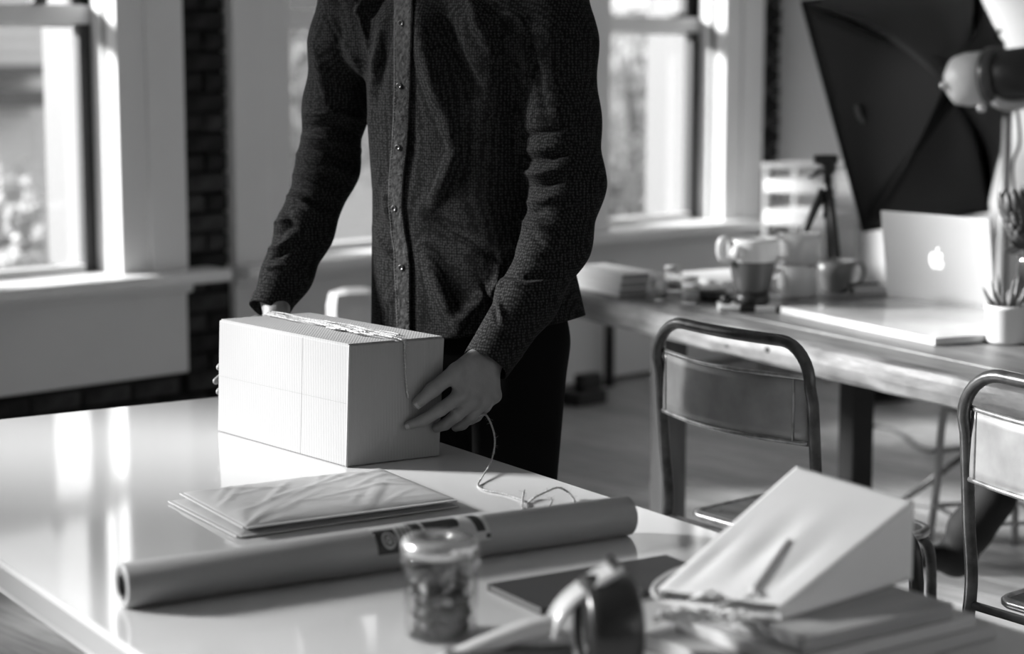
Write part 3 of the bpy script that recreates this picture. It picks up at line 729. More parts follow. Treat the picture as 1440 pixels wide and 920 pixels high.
c1 = make_chair('steel-tube chair with grey enamel back, whole back in view behind the paper bag', (.352, 4.235, 0), ca)
c2 = copy_tree(c1); c2.location = (.868, 3.53, 0); c2.rotation_euler = (0, 0, ca)
c2['label'] = 'steel-tube chair cut by the right edge of the picture, nearer than the other'
# pale metal stool beyond, partly under the table
def make_stool(label, loc, rz, m, h=.46, wd=.30, sp=.0, group=None):
    R = thing('metal_stool', label, 'stool', loc, rz, group); a = wd / 2
    fix(make('seat', MB().lathe([(.001, h - .012), (a * 1.02, h - .012), (a * 1.1, h - .006), (a * 1.08, h + .004), (a * .9, h), (.001, h - .002)], 28, cap=False), m, R))
    for sx in (-1, 1):
        for sy in (-1, 1):
            fix(make('leg', MB().tube(spline([(sx * a * .45, sy * a * .45, h - .016), (sx * a * .72, sy * a * .72, h - .022), (sx * a * .80, sy * a * .80, h - .07), (sx * (a + sp) * .85, sy * (a + sp) * .85, .2), (sx * (a + sp) * .95, sy * (a + sp) * .95, 0)], 5), .012, 8), m, R))
    e = (a + sp) * .87
    for p, q in (((-e, -e), (e, -e)), ((e, -e), (e, e)), ((e, e), (-e, e)), ((-e, e), (-e, -e))):
        fix(make('rung', MB().tube([(p[0], p[1], .14), (q[0], q[1], .14)], .007, 6), m, R))
    return R
m_pst = mat('pale_grey_metal', .34, .4, metal=.3, var=.1)
st1 = make_stool('pale grey metal stool under the far side of the wooden table', (1.43, 5.56, 0), math.radians(12), m_pst)
m_dst = mat('black_tube', .012, .35)
# low black tubular stool between the two chairs, its arched frame shows right of the bag
q = thing('black_stool', 'low black tubular stool whose arched frame shows right of the bag', 'stool', (.352 + .53 * .574 - .055, 4.235 - .53 * .819 - .02, 0), math.radians(-55))
for y in (.03, .15):
    fix(make('arched_frame', MB().tube(spline([(.03, y, 0), (.03, y, .40), (.034, y, .47), (.055, y, .515), (.09, y, .53), (.115, y, .527), (.140, y, .50), (.150, y, .45), (.153, y, .38), (.153, y, 0)], 6), .0155, 10), m_dst, q))
make('seat', MB().bbox((.035, .02, .36), (.150, .16, .385), .006), m_dst, q)
# ================================================================== THINGS ON THE WOODEN TABLE
def onw(x, y): return onz(x, y, ZW)
m_wp = mat('white_pages', .78, .7, var=.03); m_gp = mat('grey_pages2', .30, .7); m_blk = mat('black_plastic', .012, .4)
a_ = aw
p = onw(870, 418)
for i in range(3):
    o = thing('white_book', ['lowest white book of the pile at the left end of wooden table', 'middle white book of the pile left of the glass jars', 'topmost white book of the pile left of the glass jars'][i], 'book', (p.x - FD.x * .0 + .004 * i, p.y, ZW + .001 + i * .0235), aw + .02 * i, 'white books at the end of the wooden table')
    make('cover', MB().bbox((-.30, 0, 0), (0, .13, .0225), .001), m_wp, o)
    make('page_block', MB().box((-.001, .004, .003), (.0015, .128, .020)), m_gp, o)  # right-hand side face is grey, the rest of the book white
p = onw(993, 421)
for i in range(2):
    single('paper_stack', MB().bbox((-.30, .05, 0), (-.0, .30, .017), .001), m_wp, ['lower white paper stack behind the glass jars', 'upper white paper stack behind the glass jars, beside the pitcher'][i], 'papers', (p.x + .0 + .02, p.y + .12, ZW + .001 + i * .018), aw + .06 * i, 'paper stacks behind the jars')
m_jg = glass_mat('small_jar_glass', .85, .9, .05, .06)
jl = mat('white_jar_lid', .75, .4)
for i, (x, y, lb_) in enumerate(((925, 424, 'left small glass jar with white lid on wooden table edge'), (947, 411, 'small white-lidded glass jar standing behind the other two'), (972, 428, 'right small glass jar with white lid, nearest the white papers'))):
    p = onw(x, y); p = p + Vector((0, .03, 0))
    R = thing('small_glass_jar', lb_, 'jar', (p.x, p.y, ZW + .0012), 0, 'small glass jars on the wooden table')
    fix(make('jar_body', MB().lathe([(.001, 0), (.030, 0), (.032, .004), (.032, .056), (.024, .064), (.021, .066), (.028, .056), (.029, .005), (.001, .004)], 24, cap=False), m_jg, R))
    fix(make('lid', MB().lathe([(.001, .066), (.024, .066), (.025, .078), (.001, .080)], 24, cap=False), jl, R))
    fix(make('salt_filling', MB().lathe([(.001, .006), (.027, .006), (.027, .03), (.001, .032)], 20, cap=False), mat('white_salt', .6, .8), R))
# white saucer with dark bowl
p = onw(1000, 424)
o = thing('small_dish', 'small white dish on a dark base left of the pitcher', 'dish', (p.x, p.y + .04, ZW + .001))
fix(make('dish', MB().lathe([(.001, .028), (.040, .028), (.055, .036), (.056, .040), (.001, .036)], 28, cap=False), m_wp, o)); fix(make('base', MB().lathe([(.001, 0), (.046, 0), (.050, .028), (.001, .0285)], 28, cap=False), mat('dark_base', .04, .4), o))
# white tablet and black stand, pitcher on it
p = onw(1060, 440)
o = thing('white_notepad', 'white notepad with black corners lying under the two-tone pitcher', 'notepad', (p.x, p.y, ZW + .001), math.radians(-4))
make('pad', MB().bbox((-.10, 0, 0), (.085, .12, .016), .002), m_wp, o)
for x in (-.018, .085): make('black_corner', MB().bbox((x - .022, -.002, -.0005), (x + .022, .03, .0175), .002), m_blk, o)
pc = Vector((p.x + .002, p.y + .065, ZW + .0175))
o = thing('black_trivet', 'black round stand carrying the two-tone pitcher', 'stand', pc)
fix(make('plate', MB().lathe([(.001, 0), (.047, 0), (.052, .008), (.050, .036), (.001, .036)], 28, cap=False), m_blk, o))
fix(make('knob', MB().ball((-.075, .0, .012), .018, 8).tube([(-.075, 0, .012), (-.04, 0, .012)], .006, 6), m_blk, o))
m_gl1 = mat('dark_stoneware', .11, .25, coat=.3); m_gl2 = mat('white_glaze', .8, .15, coat=.4)
pz = pc + Vector((.0, 0, .0365))
o = thing('two_tone_pitcher', 'tall pitcher, white glazed above and grey below, on black stand', 'pitcher', pz)
o.scale = (1.08, 1.08, 1.16)
fix(make('lower_body', MB().lathe([(.001, 0), (.044, 0), (.050, .01), (.058, .05), (.063, .078)], 36, cap=False), m_gl1, o))
fix(make('upper_body', MB().lathe([(.063, .078), (.067, .086), (.070, .11), (.069, .128), (.066, .136), (.062, .134), (.064, .11), (.058, .06), (.045, .012), (.001, .010)], 36, cap=False), m_gl2, o))
fix(make('handle', MB().tube(spline([(-.058, -.02, .130), (-.085, -.028, .132), (-.092, -.03, .108), (-.084, -.028, .085), (-.060, -.022, .080)], 6), .010, 10), m_gl2, o))
fix(make('knob', MB().ball((-.048, -.058, .103), .019, 8), m_gl2, o))
def cup(name, label, loc, r, h, m, hang, grp=None, tilt=0, flare=1.0):
    o = thing(name, label, 'cup', loc, 0, grp); o.rotation_euler = (tilt, 0, 0)
    rb = r / flare
    fix(make('bowl', MB().lathe([(.001, 0), (rb * .8, 0), (rb * .95, h * .1), (r * .98, h * .6), (r, h), (r - .004, h), (r * .93, h * .6), (rb * .85, h * .12), (.001, h * .1)], 32, cap=False), m, o))
    c, s_ = math.cos(hang), math.sin(hang)
    fix(make('handle', MB().tube(spline([(c * r * .93, s_ * r * .93, h * .85), (c * (r + .022), s_ * (r + .022), h * .88), (c * (r + .034), s_ * (r + .034), h * .6), (c * (r + .018), s_ * (r + .018), h * .28), (c * r * .88, s_ * r * .88, h * .22)], 6), .0065, 8), m, o))
    return o
pq = onw(1125, 421) + Vector((0, .06, 0))
m_cup = mat('white_cup_glaze', .75, .2, coat=.3)
cup('white_cup', 'lower white cup of the stacked pair beside the pitcher', (pq.x, pq.y, ZW + .001), .062, .098, m_cup, math.radians(200), 'stacked white cups')
cup('white_cup', 'upper tilted white cup stacked on the other', (pq.x + .006, pq.y, ZW + .1015), .066, .095, m_cup, math.radians(205), 'stacked white cups', math.radians(-3))
pq = onw(1178, 414) + Vector((0, .05, 0))
cup('grey_mug', 'grey wide mug with a looped handle, left of the laptop', (pq.x, pq.y, ZW + .001), .062, .10, mat('grey_glaze', .22, .3, coat=.2), math.radians(12), None, 0, 1.35)
p = onw(1212, 414)
single('white_booklet', MB().bbox((-.022, .0, 0), (.075, .12, .020), .001), m_wp, 'white booklet lying between mug and laptop', 'booklet', (p.x, p.y, ZW + .001), math.radians(4))
single('dark_pen', MB().tube([(-.018, .02, .005), (.06, .035, .005)], .004, 8), m_blk, 'dark pen lying on the white booklet beside the laptop', 'pen', (p.x, p.y + .02, ZW + .022), 0)
# marble slab and laptop
m_marb = mat('marble', .6, .12, var=.25, scale=5, detail=8, coat=.2)
N0 = Vector((1.077, 4.837, 0)); sa = math.radians(26)
single('marble_slab', MB().bbox((0, 0, 0), (.56, .70, .019), .002), m_marb, 'pale veined marble slab lying under the laptop', 'slab', (N0.x, N0.y, ZW + .0012), sa)
ZL = ZW + .0207
L0 = Vector((1.118, 5.70, 0)); L0 = onz(1248, 413, ZL + .008); L1 = onz(1400, 431, ZL + .008); ld = (L1 - L0); ld.z = 0; LWD = ld.length; ld.normalize(); la = math.atan2(ld.y, ld.x)
m_alu = mat('brushed_aluminium', .8, .45, metal=.1)
lap = thing('laptop', 'open silver laptop seen from behind, glowing fruit emblem on lid', 'laptop', (L0.x, L0.y, ZL), la)
make('base', MB().bbox((0, 0, 0), (LWD, .25, .013), .003), m_alu, lap)
make('keyboard', MB().box((.03, .05, .0125), (LWD - .03, .16, .0142)), m_blk, lap)
ta = math.radians(-9)   # lid leans towards the camera
LM = Matrix.Translation((0, 0, .010)) @ Matrix.Rotation(-ta, 4, 'X'); LH = .252
lid = make('lid', MB().bbox((0, -.004, 0), (LWD, .004, LH), .0035, LM), m_alu, lap)
make('screen', MB().bbox((.01, .0042, .012), (LWD - .01, .0052, LH - .01), .0003, LM), emit_mat('lit_screen', .3, .25), lid)
# emblem: bitten fruit with leaf
def emblem(cx, cz, s_):
    out = []
    key = [(0, .40), (.16, .47), (.34, .46), (.50, .34), (.43, .26), (.385, .12), (.40, -.03), (.47, -.13), (.545, -.17), (.44, -.40), (.31, -.545), (.16, -.56), (0, -.51), (-.16, -.56), (-.31, -.545), (-.46, -.36), (-.54, -.12), (-.53, .14), (-.43, .36), (-.30, .455), (-.14, .46)]
    K = [Vector((a, 0, b)) for a, b in key]; P_ = spline(K, 4, True)
    g = MB(); n = len(P_)
    f = [Vector((cx + p.x * s_, -.0045, cz + p.z * s_)) for p in P_]; b = [p + Vector((0, -.0006, 0)) for p in f]
    g.add([LM @ p for p in f + b], [tuple(range(n)), tuple(range(n, 2 * n))[::-1]] + [(k, (k + 1) % n, n + (k + 1) % n, n + k) for k in range(n)])
    lf = [(.02, .52), (.03, .66), (.11, .78), (.24, .84), (.24, .70), (.16, .58)]
    f = [Vector((cx + a * s_, -.0045, cz + b_ * s_)) for a, b_ in lf]; b = [p + Vector((0, -.0006, 0)) for p in f]; n = len(f)
    g.add([LM @ p for p in f + b], [tuple(range(n)), tuple(range(n, 2 * n))[::-1]] + [(k, (k + 1) % n, n + (k + 1) % n, n + k) for k in range(n)])
    return g
fix(make('emblem', emblem(LWD * .5, LH * .47, .047), emit_mat('lit_emblem', .9, 1.1), lid))
# succulent pot
pp_ = onw(1422, 486) + Vector((0, .05, 0))
o = thing('potted_succulent', 'small white pot with a spiky succulent at the right picture edge', 'plant', (pp_.x, pp_.y, ZW + .001))
fix(make('pot', MB().lathe([(.001, 0), (.048, 0), (.052, .006), (.055, .085), (.0575, .088), (.0575, .098), (.052, .098), (.050, .08), (.001, .078)], 40, cap=False), mat('white_ceramic', .62, .3, coat=.2), o))
fix(make('soil', MB().lathe([(.001, .082), (.0505, .080)], 24, cap=False), mat('soil', .04, .9, bump=1), o))
m_suc = mat('succulent_leaf', .13, .45, var=.3, scale=30)
for i in range(15):
    a = i * 2.4; r0 = .006 + .0018 * i; h = .10 - .0028 * i; le = .2 + .045 * i
    tip = Vector((math.cos(a) * (r0 + h * math.sin(le)), math.sin(a) * (r0 + h * math.sin(le)), .08 + h * math.cos(le)))
    bs_ = Vector((math.cos(a) * r0, math.sin(a) * r0, .080)); mid = bs_.lerp(tip, .5) + Vector((math.cos(a), math.sin(a), 0)) * .006
    fix(make('leaf', MB().tube([bs_, bs_.lerp(mid, .6), mid, mid.lerp(tip, .6), tip], [.006, .0075, .006, .0035, .0004], 6), m_suc, o))
# protea in a glass vase
pv = Vector((1.355, 4.97, ZW + .001))
o = thing('dark_protea', 'dark protea flower head leaning in from the right edge above the pot', 'flower', (pv.x, pv.y, ZW + .0075))
hc = ony(1434, 318, 4.97) - Vector((pv.x, pv.y, ZW + .0075)); ax = Vector((-.25, 0, .97)).normalized()
m_pro = mat('protea_bract', .045, .55, var=.6, scale=30); m_prl = mat('protea_leaf', .06, .5, var=.4, scale=20)
fix(make('stem', MB().tube(spline([(0, 0, .0), (.004, 0, .15), hc - ax * .10, hc - ax * .055], 6), .006, 8), m_prl, o))
u_ = ax.orthogonal().normalized(); v_ = ax.cross(u_)
fix(make('flower_core', MB().ball(hc, .032, 9, (1, 1, 1.5)), m_pro, o))
for ring_ in range(6):
    for k in range(11):
        a = k * 2 * PI / 11 + ring_ * .31; dr_ = (u_ * math.cos(a) + v_ * math.sin(a)); z0 = -.055 + ring_ * .014
        r0 = .018 + ring_ * .0035; ln = .055 + ring_ * .006; op = .75 - ring_ * .10
        b_ = hc + ax * z0 + dr_ * r0; m1 = b_ + (dr_ * op * .6 + ax).normalized() * ln * .55; tp_ = m1 + (dr_ * (.15 - .1 * ring_ + random.uniform(-.1, .3)) + ax).normalized() * ln * .5
        s2 = dr_.cross(ax).normalized() * .013
        g = MB().add([b_ - s2 * .5, b_ + s2 * .5, m1 + s2, m1 - s2, m1.lerp(tp_, .6) + s2 * .7, m1.lerp(tp_, .6) - s2 * .7, tp_], [(0, 1, 2, 3), (3, 2, 4, 5), (5, 4, 6)], True)
        solid(make('bract', g, m_pro, o), .0015)
for k in range(5):
    a = k * 1.3 + 2.6; b_ = hc - ax * .06; e_ = b_ + Vector((math.cos(a) * .06, math.sin(a) * .03, -.01 + .03 * (k % 2))); s2 = Vector((0, .0, .012))
    solid(make('leaf', MB().add([b_, b_.lerp(e_, .5) + s2, e_, b_.lerp(e_, .5) - s2], [(0, 1, 2, 3)]), m_prl, o), .0012)
o = single('glass_vase', MB().lathe([(.001, 0), (.045, 0), (.048, .006), (.046, .12), (.040, .20), (.045, .215), (.042, .215), (.037, .20), (.043, .12), (.044, .01), (.001, .006)], 36, cap=False), glass_mat('vase_glass', .8, .9, .04, .05), 'tall glass vase holding the dark protea, mostly past the right edge', 'vase', (pv.x, pv.y, ZW + .0008), 0); fix(o)
# mini tripod on the table
tq = Vector((1.03, 6.05, ZW)); tq = onw(1160, 405); 
hd = ony(1164, 236, 6.10)
o = thing('black_tripod', 'small black camera tripod standing behind the stacked cups', 'tripod', (hd.x, 6.10, ZW + .001))
hz = hd.z - ZW
for (dx, dy) in ((-.145, -.01), (.045, -.05), (.03, .07)):
    lg = fix(make('leg', MB().tube([(dx * .08, dy * .08, hz - .07), (dx * .5, dy * .5, hz * .45), (dx, dy, .004)], [.015, .012, .008], 8), m_blk, o))
    fix(make('foot', MB().ball((dx, dy, .007), .008, 6), m_blk, lg))
fix(make('centre_column', MB().tube([(0, 0, hz - .16), (0, 0, hz - .02)], .012, 8), m_blk, o))
fix(make('ball_head', MB().ball((0, 0, hz), .028, 8).bbox((-.045, -.02, hz + .012), (.03, .02, hz + .04), .006), m_blk, o))
fix(make('pan_handle', MB().tube([(0, 0, hz), (-.06, 0, hz - .03)], .008, 8), m_blk, o))
# ================================================================== SOFTBOX ON STAND
m_sb = mat('softbox_fabric', .010, .6, spec=.2, var=.15, scale=3, bump=.2, bscale=6)
m_sbt = mat('softbox_top_fabric', .04, .55, spec=.3, var=.15, scale=3, bump=.2, bscale=6)  # same black fabric, lightened in colour where the top panel catches light
SA, SB_, SCc, SD = ony(1130, 4, 6.95), ony(1216, 323, 6.75), ony(1388, 296, 7.35), ony(1368, -30, 7.5)
AP = ony(1345, 112, 6.25)
sbx = thing('softbox', 'big black studio softbox on a stand at upper right, seen from behind', 'softbox', (AP.x + .12, AP.y + .1, 0))
SCEN = (SA + SB_ + SCc + SD + AP) / 5
def ruled(A_, B_, ap, nr, bow, nu=12, nv=10):
    def f(u, v):
        e = A_.lerp(B_, u); q = ap + ((B_ - A_).normalized() * (u - .5) * .12); p = e.lerp(q, v)
        nn = (B_ - A_).cross(ap - A_).normalized(); nn = nn if nn.dot((A_ + B_ + ap) / 3 - SCEN) > 0 else -nn
        return p + nn * nr * bow * math.sin(PI * v) * (.35 + .65 * math.sin(PI * u))
    return grid(f, nu, nv)
for (A_, B_, mm, bw) in ((SA, SB_, m_sb, .03), (SB_, SCc, m_sb, .05), (SCc, SD, m_sb, .16), (SD, SA, m_sbt, .12)):
    ob = solid(make('side_panel', ruled(A_, B_, AP, 1, bw), mm, sbx, world=True), .004)
solid(make('diffuser', grid(lambda u, v: bil(SA, SD, SCc, SB_, u, v) - Vector((0, -.01, 0)), 4, 4), mat('diffuser_cloth', .6, .8), sbx, world=True), .004)
fix(make('rim', MB().tube([SA, SB_, SCc, SD], .012, 8, closed=True), m_sb, sbx, world=True))
for c_ in (SA, SB_, SCc, SD): fix(make('rod', MB().tube([c_, c_.lerp(AP, .5) + (c_ - (SA + SCc) / 2).normalized() * .02, AP], .006, 6), m_sb, sbx, world=True))
fix(make('label_tag', MB().tube(spline([ony(1206, 148, 6.66), ony(1209, 162, 6.66), ony(1217, 172, 6.66)], 4), .011, 6), mat('grey_tag', .09, .5), sbx, world=True))
hb = ony(1380, 110, 6.2); hx = Vector((.72, -.66, .10)).normalized()
HM = Matrix.Translation(hb) @ hx.to_track_quat('Z', 'Y').to_matrix().to_4x4()
fix(make('lamp_reflector', MB().lathe([(.001, -.115), (.045, -.112), (.078, -.085), (.086, -.05), (.086, .045), (.001, .05)], 36, M=HM, cap=False), mat('silver_reflector', .8, .4), sbx, world=True))
fix(make('lamp_ring', MB().lathe([(.088, .03), (.096, .035), (.096, .07), (.085, .075), (.001, .076)], 36, M=HM, cap=False), mat('grey_ring', .10, .3, metal=.5), sbx, world=True))
fix(make('lamp_head', MB().lathe([(.001, .07), (.080, .072), (.084, .09), (.084, .20), (.074, .215), (.001, .217)], 36, M=HM, cap=False), mat('black_housing', .02, .35), sbx, world=True))
gp = ony(1418, 138, 6.15)
fix(make('bracket', MB().tube(spline([ony(1396, 120, 6.15), ony(1402, 142, 6.12), ony(1425, 148, 6.12), ony(1450, 140, 6.12)], 6), .020, 10).ball(gp, .035, 8), mat('pale_bracket', .55, .35), sbx, world=True))
fix(make('knob', MB().ball(ony(1380, 152, 6.1), .014, 8).ball(ony(1327, 120, 6.2), .012, 6), mat('bright_knob', .8, .25, metal=.6), sbx, world=True))
fix(make('cable', MB().tube(spline([ony(1412, 62, 6.3), ony(1402, 50, 6.3), ony(1408, 42, 6.3)], 5) , .006, 6).tube(spline([ony(1430, 150, 6.2), ony(1434, 200, 6.2), ony(1424, 235, 6.2), ony(1432, 300, 6.2), ony(1450, 340, 6.2)], 6), .005, 6), m_blk, sbx, world=True))
px_ = ony(1417, 150, 6.2); 
fix(make('pole', MB().tube([(px_.x, px_.y, .45), (px_.x, px_.y, px_.z - .02)], .016, 10).tube([(px_.x, px_.y, .05), (px_.x, px_.y, .9)], .020, 10), mat('pale_pole', .35, .35, metal=.2), sbx, world=True))
for k in range(3):
    a = k * 2 * PI / 3 + .9; fix(make('leg', MB().tube([(px_.x, px_.y, .26), (px_.x + math.cos(a) * .30, px_.y + math.sin(a) * .30, .012)], .011, 8), m_blk, sbx, world=True))
# ================================================================== BACKGROUND BITS
cz = Vector((1.28, 8.35, 0))
sh = thing('white_shelf_unit', 'low glass-sided shelf unit with bright white shelves behind the tripod', 'shelf', (1.40, 8.92, 0), math.radians(-42))
for x in (-.18, .18):
    for y in (-.12, .12): make('post', MB().box((x - .012, y - .012, 0), (x + .012, y + .012, .98)), mat('grey_post', .3, .5), sh)
for z, hh in ((.22, .03), (.48, .03), (.71, .065), (.86, .055)):
    make('shelf_board', MB().bbox((-.18, -.14, z), (.18, .13, z + hh), .002), mat('bright_white_board', .85, .4), sh)  # white boards added to stand in for bars of sunlight
make('glass_side', MB().box((-.195, -.13, .02), (-.192, .13, .97)).box((.192, -.13, .02), (.195, .13, .97)), m_jg, sh)
make('top_board', MB().bbox((-.2, -.14, .97), (.2, .14, .99), .002), mat('grey_post', .3), sh)
# cushioned white chair below the middle window
ac = ony(482, 430, 6.5)
ar = thing('white_armchair', 'white upholstered chair below the middle window, glimpsed under the arm', 'armchair', (ac.x + .02, 6.55, 0), math.radians(20))
m_uph = mat('white_upholstery', .50, .85, var=.1, scale=4)
make('backrest', MB().bbox((-.03, .12, .30), (.17, .26, .67), .06), m_uph, ar)
make('seat', MB().bbox((-.03, -.25, .22), (.17, .14, .42), .05), m_uph, ar)
for x in (0, .14):
    for y in (-.2, .2): fix(make('leg', MB().tube([(x, y, 0), (x, y, .24)], .018, 8), m_tld, ar))
# pipe and box by the wall under the right window, cable on the floor
pw = onp(857, 470, W0 + NN * .12, NN)
pi_ = single('dark_pipe', MB().tube([(0, 0, 0), (0, 0, .56)], .024, 10), m_blk, 'dark upright pipe against the wall under the right window', 'pipe', (pw.x, pw.y, 0.001), 0)
pw = onz(820, 552, .05)
pb = thing('floor_box', 'small black box on the floor near the wall, right of the trousers', 'box', (pw.x, pw.y, 0.001), A44)
make('housing', MB().bbox((-.09, -.06, .0), (.09, .06, .06), .008), m_blk, pb)
fix(make('plug', MB().bbox((-.03, -.03, .06), (.09, .03, .13), .01), m_blk, pb))
g = MB().tube(spline([onz(1215, 598, .008), onz(1240, 600, .008), onz(1262, 608, .008), onz(1285, 625, .008), onz(1312, 634, .008), onz(1350, 630, .008), onz(1400, 636, .008), onz(1460, 640, .008)], 8), .0075, 8)
o = single('floor_cable', g, mat('grey_cable', .10, .5), 'thin grey cable curving over the floor under the wooden table', 'cable', onz(1300, 630, 0.0), None)
# black camera bag on window side of the table
bgp = Vector((-.02, 6.45, ZW + .001)); bgp = wt(-.93, .55, ZW + .001)
# dark low thing glimpsed beneath the table
g = thing('wire_basket', 'small dark basket far under the wooden table, by the floor cable', 'basket', (ony(1243, 560, 8.2).x, 8.2, .001), .3); g.scale = (.5, .5, .75)
for z in (.02, .10, .18, .26): make('hoop', MB().tube([(-.2, -.14, z), (.2, -.14, z), (.2, .14, z), (-.2, .14, z)], .006, 6, closed=True), m_blk, g)
for k in range(9):
    x = -.2 + .05 * k; make('wire', MB().tube([(x, -.14, .26), (x, -.14, .01), (x, .14, .01), (x, .14, .26)], .004, 5), m_blk, g)
make('dark_cloth', MB().bbox((-.17, -.11, .02), (.17, .11, .22), .05), m_sb, g)
# ================================================================== FIGURES (signed distance fields polygonised into one continuous surface)
def surface_nets(f, lo, hi, h):
    lo = np.array(lo, float); hi = np.array(hi, float); n = np.ceil((hi - lo) / h).astype(int) + 1
    ax = [lo[i] + h * np.arange(n[i]) for i in range(3)]
    ax = [a.astype(np.float32) for a in ax]; F = np.empty(tuple(n), np.float32); B = 24; R = B * h * .5 * 1.7321 * 1.35
    for i0 in range(0, n[0], B):
        for j0 in range(0, n[1], B):
            for k0 in range(0, n[2], B):
                sl3 = (slice(i0, i0 + B), slice(j0, j0 + B), slice(k0, k0 + B)); xx, yy, zz = ax[0][sl3[0]], ax[1][sl3[1]], ax[2][sl3[2]]
                cx = [np.array([[[(q[0] + q[-1]) / 2]]], np.float32) for q in (xx, yy, zz)]; v0 = float(f(*cx)[0, 0, 0])
                if abs(v0) > R + .02: F[sl3] = v0
                else: F[sl3] = f(*np.meshgrid(xx, yy, zz, indexing='ij'))
    ins = F < 0
    c = [ins[i:n[0] - 1 + i, j:n[1] - 1 + j, k:n[2] - 1 + k] for i in (0, 1) for j in (0, 1) for k in (0, 1)]
    sm = sum(a.astype(np.int8) for a in c); act = (sm > 0) & (sm < 8)
    idx = -np.ones(act.shape, np.int32); ci = np.argwhere(act); idx[act] = np.arange(len(ci))
    acc = np.zeros((len(ci), 3)); cnt = np.zeros(len(ci)); cor = [(i, j, k) for i in (0, 1) for j in (0, 1) for k in (0, 1)]
    val = {q: F[ci[:, 0] + q[0], ci[:, 1] + q[1], ci[:, 2] + q[2]].astype(float) for q in cor}
    for a in range(3):
        for q in cor:
            if q[a]: continue
            q2 = list(q); q2[a] = 1; q2 = tuple(q2); va, vb = val[q], val[q2]; m = (va < 0) != (vb < 0)
            t = np.where(m, va / np.where(m, va - vb, 1), 0); p = np.tile(np.array(q, float), (len(ci), 1)); p[:, a] = t
            acc[m] += p[m]; cnt[m] += 1
    V = lo + h * (ci + acc / cnt[:, None]); faces = []
    for a in range(3):
        b, c_ = (a + 1) % 3, (a + 2) % 3; s0 = [slice(None)] * 3; s1 = [slice(None)] * 3; s0[a] = slice(0, -1); s1[a] = slice(1, None)
        for t_ in (b, c_): s0[t_] = slice(1, n[t_] - 1); s1[t_] = slice(1, n[t_] - 1)
        A_, B_ = ins[tuple(s0)], ins[tuple(s1)]; e = np.argwhere(A_ != B_); fl_ = A_[tuple(e.T)]; e = e.copy(); e[:, b] += 1; e[:, c_] += 1
        def g(db, dc):
            q = e.copy(); q[:, b] += db; q[:, c_] += dc; return idx[q[:, 0], q[:, 1], q[:, 2]]
        Q = np.stack([g(-1, -1), g(0, -1), g(0, 0), g(-1, 0)], 1); Q[~fl_] = Q[~fl_][:, ::-1]; faces.append(Q)
    return V, np.concatenate(faces)
def cap(X, Y, Z, a, b, ra_, rb_):
    a = np.array(a, np.float32); b = np.array(b, np.float32); d = b - a; L = float(d @ d) + 1e-12
    t = np.clip(((X - a[0]) * d[0] + (Y - a[1]) * d[1] + (Z - a[2]) * d[2]) / L, 0, 1)
    return np.sqrt((X - a[0] - t * d[0]) ** 2 + (Y - a[1] - t * d[1]) ** 2 + (Z - a[2] - t * d[2]) ** 2) - (ra_ + (rb_ - ra_) * t)
def smin(a, b, k):
    h = np.clip(.5 + .5 * (b - a) / k, 0, 1); return b + (a - b) * h - k * h * (1 - h)
def chain(X, Y, Z, pts, rs, k=.004):
    d = None
    for i in range(len(pts) - 1):
        c = cap(X, Y, Z, pts[i], pts[i + 1], rs[i], rs[i + 1]); d = c if d is None else smin(d, c, k)
    return d
def sdf_mesh(V, F, relax=2):
    # light Laplacian smoothing
    N = len(V); E = np.concatenate([F[:, [0, 1]], F[:, [1, 2]], F[:, [2, 3]], F[:, [3, 0]]])
    for _ in range(relax):
        S = np.zeros((N, 3)); C = np.zeros(N)
        for a, b in ((0, 1), (1, 0)):
            np.add.at(S, E[:, a], V[E[:, b]]); np.add.at(C, E[:, a], 1)
        V = V * .4 + .6 * S / C[:, None]
    return V
def normals(V, F):
    n = np.cross(V[F[:, 2]] - V[F[:, 0]], V[F[:, 3]] - V[F[:, 1]]); N = np.zeros_like(V)
    for k in range(4): np.add.at(N, F[:, k], n)
    return N / (np.linalg.norm(N, axis=1)[:, None] + 1e-12)
def np_obj(name, V, F, m, parent, org):
    me = bpy.data.meshes.new(name); me.from_pydata((V - np.array(org)).tolist(), [], F.tolist()); me.polygons.foreach_set('use_smooth', [True] * len(F)); me.update()
    me.materials.append(m); return link(name, me, parent)
def pixof(V):
    q = V - np.array([0, 0, HCAM]); d = q[:, 1] * _c - q[:, 2] * _s
    return 720 + FPX * q[:, 0] / d, 460 - FPX * (q[:, 1] * _s + q[:, 2] * _c) / d
def folds(V, N, L, facing=True):
    """creases and ridges of the cloth: (polyline in picture px, width px, height m, mask)"""
    px, py = pixof(V); tocam = np.array([0, 0, HCAM]) - V; tocam /= np.linalg.norm(tocam, axis=1)[:, None]
    fc = np.clip(((N * tocam).sum(1) + .15) / .5, 0, 1); H = np.zeros(len(V))
    for pts, wd, hh in L:
        best = np.full(len(V), 1e9); tt = np.zeros(len(V)); n = len(pts) - 1
        for i in range(n):
            a = np.array(pts[i]); d = np.array(pts[i + 1]) - a; l2 = d @ d
            t = np.clip(((px - a[0]) * d[0] + (py - a[1]) * d[1]) / l2, 0, 1); ds = (px - a[0] - t * d[0]) ** 2 + (py - a[1] - t * d[1]) ** 2
            m = ds < best; best[m] = ds[m]; tt[m] = (i + t[m]) / n
        H += hh * np.exp(-best / wd ** 2) * fc * (.35 + .65 * np.sin(np.pi * np.clip(tt, .03, .97)))
    return V + N * H[:, None]
